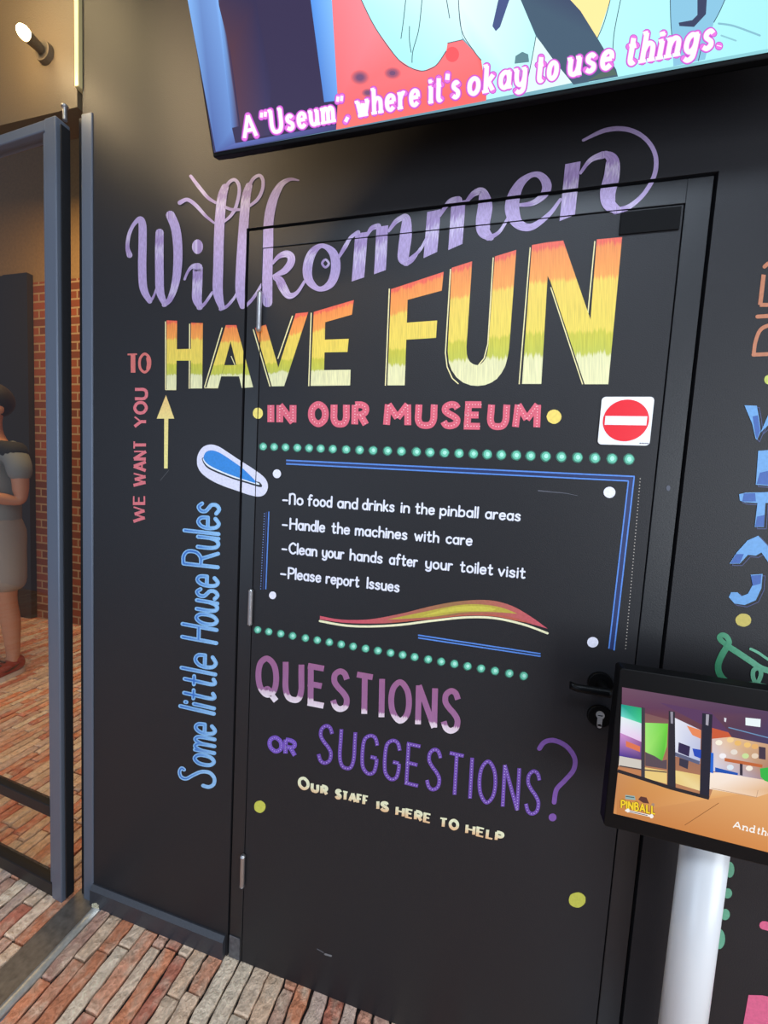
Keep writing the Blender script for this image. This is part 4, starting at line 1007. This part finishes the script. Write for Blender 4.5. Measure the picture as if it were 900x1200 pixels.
mp9([(405,318),(545,384),(540,560),(405,520)], [(236,238,250),(206,206,226),(180,190,226),(226,230,246)], 4)
mp9([(470,360),(545,384),(545,430),(500,410)], (238,140,90), 5)
mp9([(428,448),(488,470),(482,524),(424,500)], (50,38,78), 6); mp9([(432,530),(480,545),(476,590),(430,570)], (56,52,70), 6)
mp9([(410,500),(540,548),(536,566),(410,520)], (96,100,130), 6); mp9([(500,480),(560,490),(560,540),(510,520)], (40,76,190), 6)
mp9([(410,596),(540,620),(540,704),(408,664)], [(240,214,140),(232,196,120),(244,220,160),(238,206,130)], 5)
mp9([(376,282),(408,288),(412,692),(368,684)], (42,38,46), 7); mp9([(384,286),(398,288),(398,350),(386,348)], (150,146,160), 8)
mp9([(552,294),(606,302),(588,748),(538,738)], (36,34,48), 7); mp9([(572,300),(588,302),(584,360),(570,356)], (170,166,180), 8)
mp9([(232,262),(250,268),(250,642),(230,634)], (62,58,66), 7)
P.stroke(k9([(106,598),(240,640),(385,688),(588,742)]), 4.0, (40,34,36), 7, cap='butt'); P.stroke(k9([(116,572),(236,592),(366,606)]), 1.4, (80,66,62), 6, cap='butt')
mp9([(604,372),(690,396),(720,440),(604,440)], (206,92,52), 3); mp9([(604,430),(700,420),(960,470),(960,660),(604,600)], [(224,200,196),(236,196,150),(196,150,120),(150,96,84),(214,214,236)], 3)
for x, y, c in ((640,450,(255,246,226)),(700,436,(250,214,150)),(740,452,(240,190,110)),(790,462,(246,200,120)),(830,470,(236,180,110)),(660,520,(250,246,250)),(720,500,(236,226,214)),(780,520,(206,230,160)),(830,520,(236,214,190)),(700,580,(226,236,246)),(800,585,(250,240,226))):
    P.disc(*k9([(x,y)])[0], 4.2, 3.2, c, 4, 10)
mp9([(670,530),(870,566),(868,582),(670,548)], (196,104,54), 5); mp9([(590,500),(612,505),(610,612),(590,606)], (36,104,214), 5)
mp9([(620,580),(740,610),(740,622),(620,604)], (30,84,180), 5); mp9([(750,560),(765,563),(765,624),(750,620)], (54,46,60), 5)
mp9([(856,586),(900,580),(906,660),(880,650),(860,630)], (56,186,70), 5); mp9([(850,470),(886,476),(886,540),(850,534)], (70,54,70), 5)
P.stroke(k9([(600,690),(838,738),(846,700)]), .6, (190,150,120), 3, cap='butt')
P.stroke(k9([(690,370),(960,440)]), 1.2, (110,150,190), 3, cap='butt')
mp9([(780,318),(860,326),(858,368),(780,358)], (240,252,255), 5); mp9([(668,318),(680,322),(676,342),(668,338)], (230,230,240), 5)
P.stroke(k9([(460,885),(560,820),(640,768)]), .8, (150,96,50), 3, cap='butt')
obj('screen_picture', P.bm(lambda p: wallp(p, MY), .0004, .00006), M['screen_dim'], mon, label='lit picture of a glass-doored games hall with an orange floor')
P = Paint()
wq = k9([(126,792),(302,824),(126,752),(302,784)])
for ww, col, lay in ((3.0,(70,48,20),0),(1.9,(250,212,40),1)): write(P, 'PINBALL', *wq, ww, col, lay, gap=.3, inset=False)
P.stroke(k9([(150,806),(290,838)]), 2.4, (246,240,236), 0); P.stroke(k9([(170,811),(262,832)]), .8, (60,50,50), 1); P.disc(*k9([(160,806)])[0],2,2.4,(250,246,240),2,10); P.disc(*k9([(284,836)])[0],2.2,2.6,(250,246,240),2,10)
mp_ = k9([(146,724),(196,730),(200,752),(146,746)]); P.poly(mp_, (150,178,176), None, 0); P.stroke(k9([(150,732),(192,738)]), .9, (50,70,72), 1)
mp_ = k9([(214,748),(228,732),(258,738),(272,770),(240,766)]); P.poly(mp_, (92,52,44), None, 0); P.disc(*k9([(292,776)])[0], 2, 2, (170,140,120), 0, 8)
obj('emblem', P.bm(lambda p: wallp(p, MY), .0012, .0001), M['screen_dim'], mon, label='small yellow PINBALL emblem in the corner of the picture')
P = Paint()
for t, q in (('And',[(714,896),(822,922),(720,862),(828,888)]),('the',[(838,926),(916,945),(846,892),(922,911)])):
    write(P, t, *k9(q), 1.45, (255,252,246), 0, gap=.26, serif=.12, caps='butt', inset=False)
obj('caption', P.bm(lambda p: wallp(p, MY), .0012, .0001), M['screen_dim'], mon, label='white caption beginning And the')
px_ = wallp((829,1012), -.100).x
bm = nb(); cyl(bm, (px_,-.085,.02), (px_,-.085,mz0+.10), .0375, .0375, 40); obj('pole', bm, M['white_pole'], ks, smooth=False, label='white round pole')
for p_ in ks.children[-1].data.polygons: p_.use_smooth = len(p_.vertices) == 4
bm = nb(); cyl(bm, (px_,-.15,.004), (px_,-.15,.014), .135, .133, 48); cyl(bm, (px_,-.085,.014), (px_,-.085,.03), .055, .042, 32); obj('base_plate', bm, M['white_pole'], ks)

# ------------------------------------------------------------------ spotlight over the glass door
lp = wallp((28,38), -.055)
lamp = empty('spot_lamp'); lamp.location = lp
thing(lamp, 'small glowing warm spotlight above the glass door', 'lamp')
bm = nb(); cyl(bm, (0,.059,0), (0,.045,0), .030, .028, 28); cyl(bm, (0,.045,0), (0,.008,0), .013, .017, 24); obj('lamp_base', bm, M['fascia'], lamp, bevel=.001)
em, nt, p = newmat('glowing bulb'); p.inputs['Emission Color'].default_value = (1,.80,.46,1); p.inputs['Emission Strength'].default_value = 30
bm = nb(); bmesh.ops.create_uvsphere(bm, u_segments=24, v_segments=14, radius=.0165)
obj('bulb', bm, em, lamp, smooth=True)
l = bpy.data.lights.new('spot_lamp_light','POINT'); l.energy = 2.2; l.color = (1,.72,.38); l.shadow_soft_size = .02
lo = bpy.data.objects.new('spot_lamp_light', l); C.objects.link(lo); lo.parent = lamp; lo.location = (0,-.10,0)

# ------------------------------------------------------------------ corridor furnishing and the person behind the glass
a, b = wallp((39,520), 1.73), wallp((30,322), 1.73)
bm = nb(); x = a.x
for i in range(9):
    box(bm, x-.30, x-.006, 1.70+.01*(i % 2), 1.748, 0, b.z); x -= .30
struct(obj('trim_7', bm, M['dark_panel']))
PSC = 1.10
pl = floorp((-5,788)); pr = empty('person'); pr.location = (pl.x, pl.y, 0); pr.rotation_euler = (0,0,R(2)); pr.scale = (PSC,)*3
thing(pr, 'person in grey shirt, grey shorts and red sneakers standing behind the glass door', 'person')
def skin(name, verts, edges, mat, parent, root=0, sub=2, label=None):
    """verts: (x,y,z,rx,ry)"""
    me = bpy.data.meshes.new(name); me.from_pydata([v[:3] for v in verts], edges, []); o = bpy.data.objects.new(name, me); C.objects.link(o)
    s = o.modifiers.new('skin','SKIN'); s.use_smooth_shade = True
    for i, v in enumerate(verts):
        sv = me.skin_vertices[0].data[i]; sv.radius = (v[3], v[4] if len(v) > 4 else v[3]); sv.use_root = (i == root)
    sb = o.modifiers.new('sub','SUBSURF'); sb.levels = sb.render_levels = sub
    me.materials.append(mat); o.parent = parent
    if label: o['label'] = label
    return o
M['skin'] = plain('skin', (186,132,104), .55); M['hair'] = plain('dark hair', (28,24,24), .6, bump=.4, bscale=120)
M['shirt'] = plain('grey jersey', (122,126,126), .85, bump=.2, bscale=200); M['yoke'] = plain('black jersey yoke', (30,29,31), .85)
M['shorts'] = plain('grey shorts cloth', (150,140,130), .85, bump=.3, bscale=120); M['red_shoe'] = plain('red leather', (142,44,38), .5)
M['sole'] = plain('white rubber', (214,206,196), .6); M['shoe_black'] = plain('black leather', (30,27,28), .5)
V = [(0,0,.98,.11,.08),(0,.01,1.15,.10,.07),(0,.0,1.33,.125,.085),(0,.01,1.45,.06,.055),(0,0,1.53,.05,.05),(0,-.015,1.60,.068,.078),(0,-.01,1.68,.072,.088),(0,0,1.745,.05,.06)]
Ed = [(0,1),(1,2),(2,3),(3,4),(4,5),(5,6),(6,7)]
def chain(fr_, pts):
    for p in pts:
        V.append(p); Ed.append((fr_, len(V)-1)); fr_ = len(V)-1
    return fr_
for s in (1,-1):
    chain(0, [(s*.10,0,.90,.085,.09),(s*.105,-.005,.72,.075,.08),(s*.108,-.01,.50,.052,.056),(s*.112,.012,.34,.050,.056),(s*.115,.02,.14,.034,.036),(s*.118,.015,.07,.034,.04),(s*.124,-.08,.045,.034,.028),(s*.128,-.15,.035,.03,.02)])
    hnd = chain(2, [(s*.155,0,1.40,.058,.058),(s*.205,.0,1.36,.052,.052),(s*.225,.0,1.20,.042,.042),(s*.215,.005,1.09,.038,.040),(s*.17,-.14,1.12,.034,.034),(s*.10,-.25,1.19,.024,.026),(s*.085,-.29,1.23,.026,.016)])
    bx, by, bz = V[hnd][:3]
    for k, (dx_, ln) in enumerate(((.022,.85),(.008,1.0),(-.007,.95),(-.021,.75))):
        chain(hnd, [(bx+dx_*s,by-.012,bz+.036,.0085,.0085),(bx+dx_*s*1.05-.004*s,by-.030,bz+.036+.026*ln,.0078,.0078),(bx+dx_*s-.018*s,by-.034,bz+.036+.040*ln,.0068,.0068)])
    chain(hnd-0, [(bx-.026*s,by-.006,bz+.006,.0095,.0095),(bx-.042*s,by-.02,bz+.024,.0082,.0082)])
body = skin('body', V, Ed, M['skin'], pr, 0, 2)
# face: nose, ears, eyes, mouth as children of the body
for s in (1,-1):
    bm = nb(); bmesh.ops.create_uvsphere(bm, u_segments=10, v_segments=8, radius=.010, matrix=Matrix.Translation((s*.028,-.088,1.645)))
    obj('eye', bm, M['sole'], pr, smooth=True)
bm = nb(); bmesh.ops.create_cone(bm, segments=10, radius1=.014, radius2=.006, depth=.05, cap_ends=True, matrix=Matrix.Translation((0,-.096,1.625)) @ Matrix.Rotation(R(-18),4,'X')); obj('nose', bm, M['skin'], pr, smooth=True)
bm = nb(); bmesh.ops.create_uvsphere(bm, u_segments=12, v_segments=6, radius=.02, matrix=Matrix.Translation((0,-.078,1.575)) @ Matrix.Diagonal((1,.5,.25,1))); obj('mouth', bm, M['red_shoe'], pr, smooth=True)
for s in (1,-1):
    bm = nb(); bmesh.ops.create_uvsphere(bm, u_segments=10, v_segments=8, radius=.03, matrix=Matrix.Translation((s*.077,0,1.63)) @ Matrix.Diagonal((.35,.7,1,1)))
    obj('ear', bm, M['skin'], pr, smooth=True)
bm = nb(); bmesh.ops.create_icosphere(bm, subdivisions=4, radius=1)
for v in list(bm.verts):
    u = v.co.copy(); v.co = Vector((u.x*.092, u.y*.106+.012, u.z*.105+1.685))
bmesh.ops.delete(bm, geom=[v for v in bm.verts if (v.co.z < 1.665 and v.co.y < -.02) or v.co.z < 1.58], context='VERTS')
obj('hair', bm, M['hair'], pr, smooth=True)
sv = [(0,0,.84,.172,.125),(0,0,.97,.172,.125),(0,0,1.10,.165,.12),(0,0,1.28,.178,.125),(0,.0,1.40,.11,.08),(0,.01,1.455,.07,.06)]
se = [(0,1),(1,2),(2,3),(3,4),(4,5)]
for s in (1,-1):
    i = len(sv); sv += [(s*.165,0,1.385,.075,.075),(s*.215,0,1.32,.068,.068),(s*.23,0,1.20,.062,.062)]; se += [(3,i),(i,i+1),(i+1,i+2)]
skin('shirt', sv, se, M['shirt'], pr, 0, 2, 'grey T-shirt')
yv = [(0,.005,1.33,.182,.130),(0,.0,1.41,.125,.095),(0,.012,1.475,.075,.068)]; ye = [(0,1),(1,2)]
for s in (1,-1):
    i = len(yv); yv += [(s*.168,0,1.39,.080,.080),(s*.218,0,1.33,.073,.073)]; ye += [(0,i),(i,i+1)]
skin('shirt_yoke', yv, ye, M['yoke'], pr, 0, 2, 'black shoulders of the shirt')
hv = [(0,0,1.07,.160,.115),(0,0,.88,.172,.125)]; he = [(0,1)]
for s in (1,-1):
    i = len(hv); hv += [(s*.10,0,.80,.105,.112),(s*.112,-.005,.64,.098,.105),(s*.116,-.008,.52,.096,.102)]; he += [(1,i),(i,i+1),(i+1,i+2)]
skin('shorts', hv, he, M['shorts'], pr, 0, 2, 'grey knee-length shorts')
for s in (1,-1):
    so = skin('sneaker', [(s*.118,.045,.06,.046,.05),(s*.120,-.02,.065,.048,.048),(s*.125,-.10,.048,.046,.034),(s*.130,-.175,.04,.040,.026),(s*.118,.03,.12,.045,.05)], [(0,1),(1,2),(2,3),(0,4)], M['red_shoe'], pr, 1, 2, 'red, black and white sneaker')
    bm = nb(); n = 20; A_, B_ = [], []
    for i in range(n):
        t = 2*math.pi*i/n; yy = -.065+.145*math.cos(t); xx = s*.123+(.050 if yy < -.03 else .046)*math.sin(t)
        A_.append(bm.verts.new((xx,yy,.002))); B_.append(bm.verts.new((xx,yy,.03)))
    for i in range(n): bm.faces.new((A_[i],A_[(i+1)%n],B_[(i+1)%n],B_[i]))
    bm.faces.new(A_[::-1]); bm.faces.new(B_); obj('sole', bm, M['sole'], so, smooth=False)
    for xo in (s*.121+.0500, s*.121-.0500):
        bm = nb(); q = [(.03,.085),(-.01,.060),(-.05,.052),(-.085,.066),(-.05,.060),(-.01,.072)]
        bm.faces.new([bm.verts.new((xo, yy, zz)) for yy, zz in q])
        obj('side_stripe', bm, M['shoe_black'], so, label='black hooked stripe')
    bm = nb()
    for k in range(4): cyl(bm, (s*.125-.022,-.045-.022*k,.108-.012*k), (s*.125+.022,-.045-.022*k,.108-.012*k), .005, .005, 8)
    obj('laces', bm, M['shoe_black'], so)
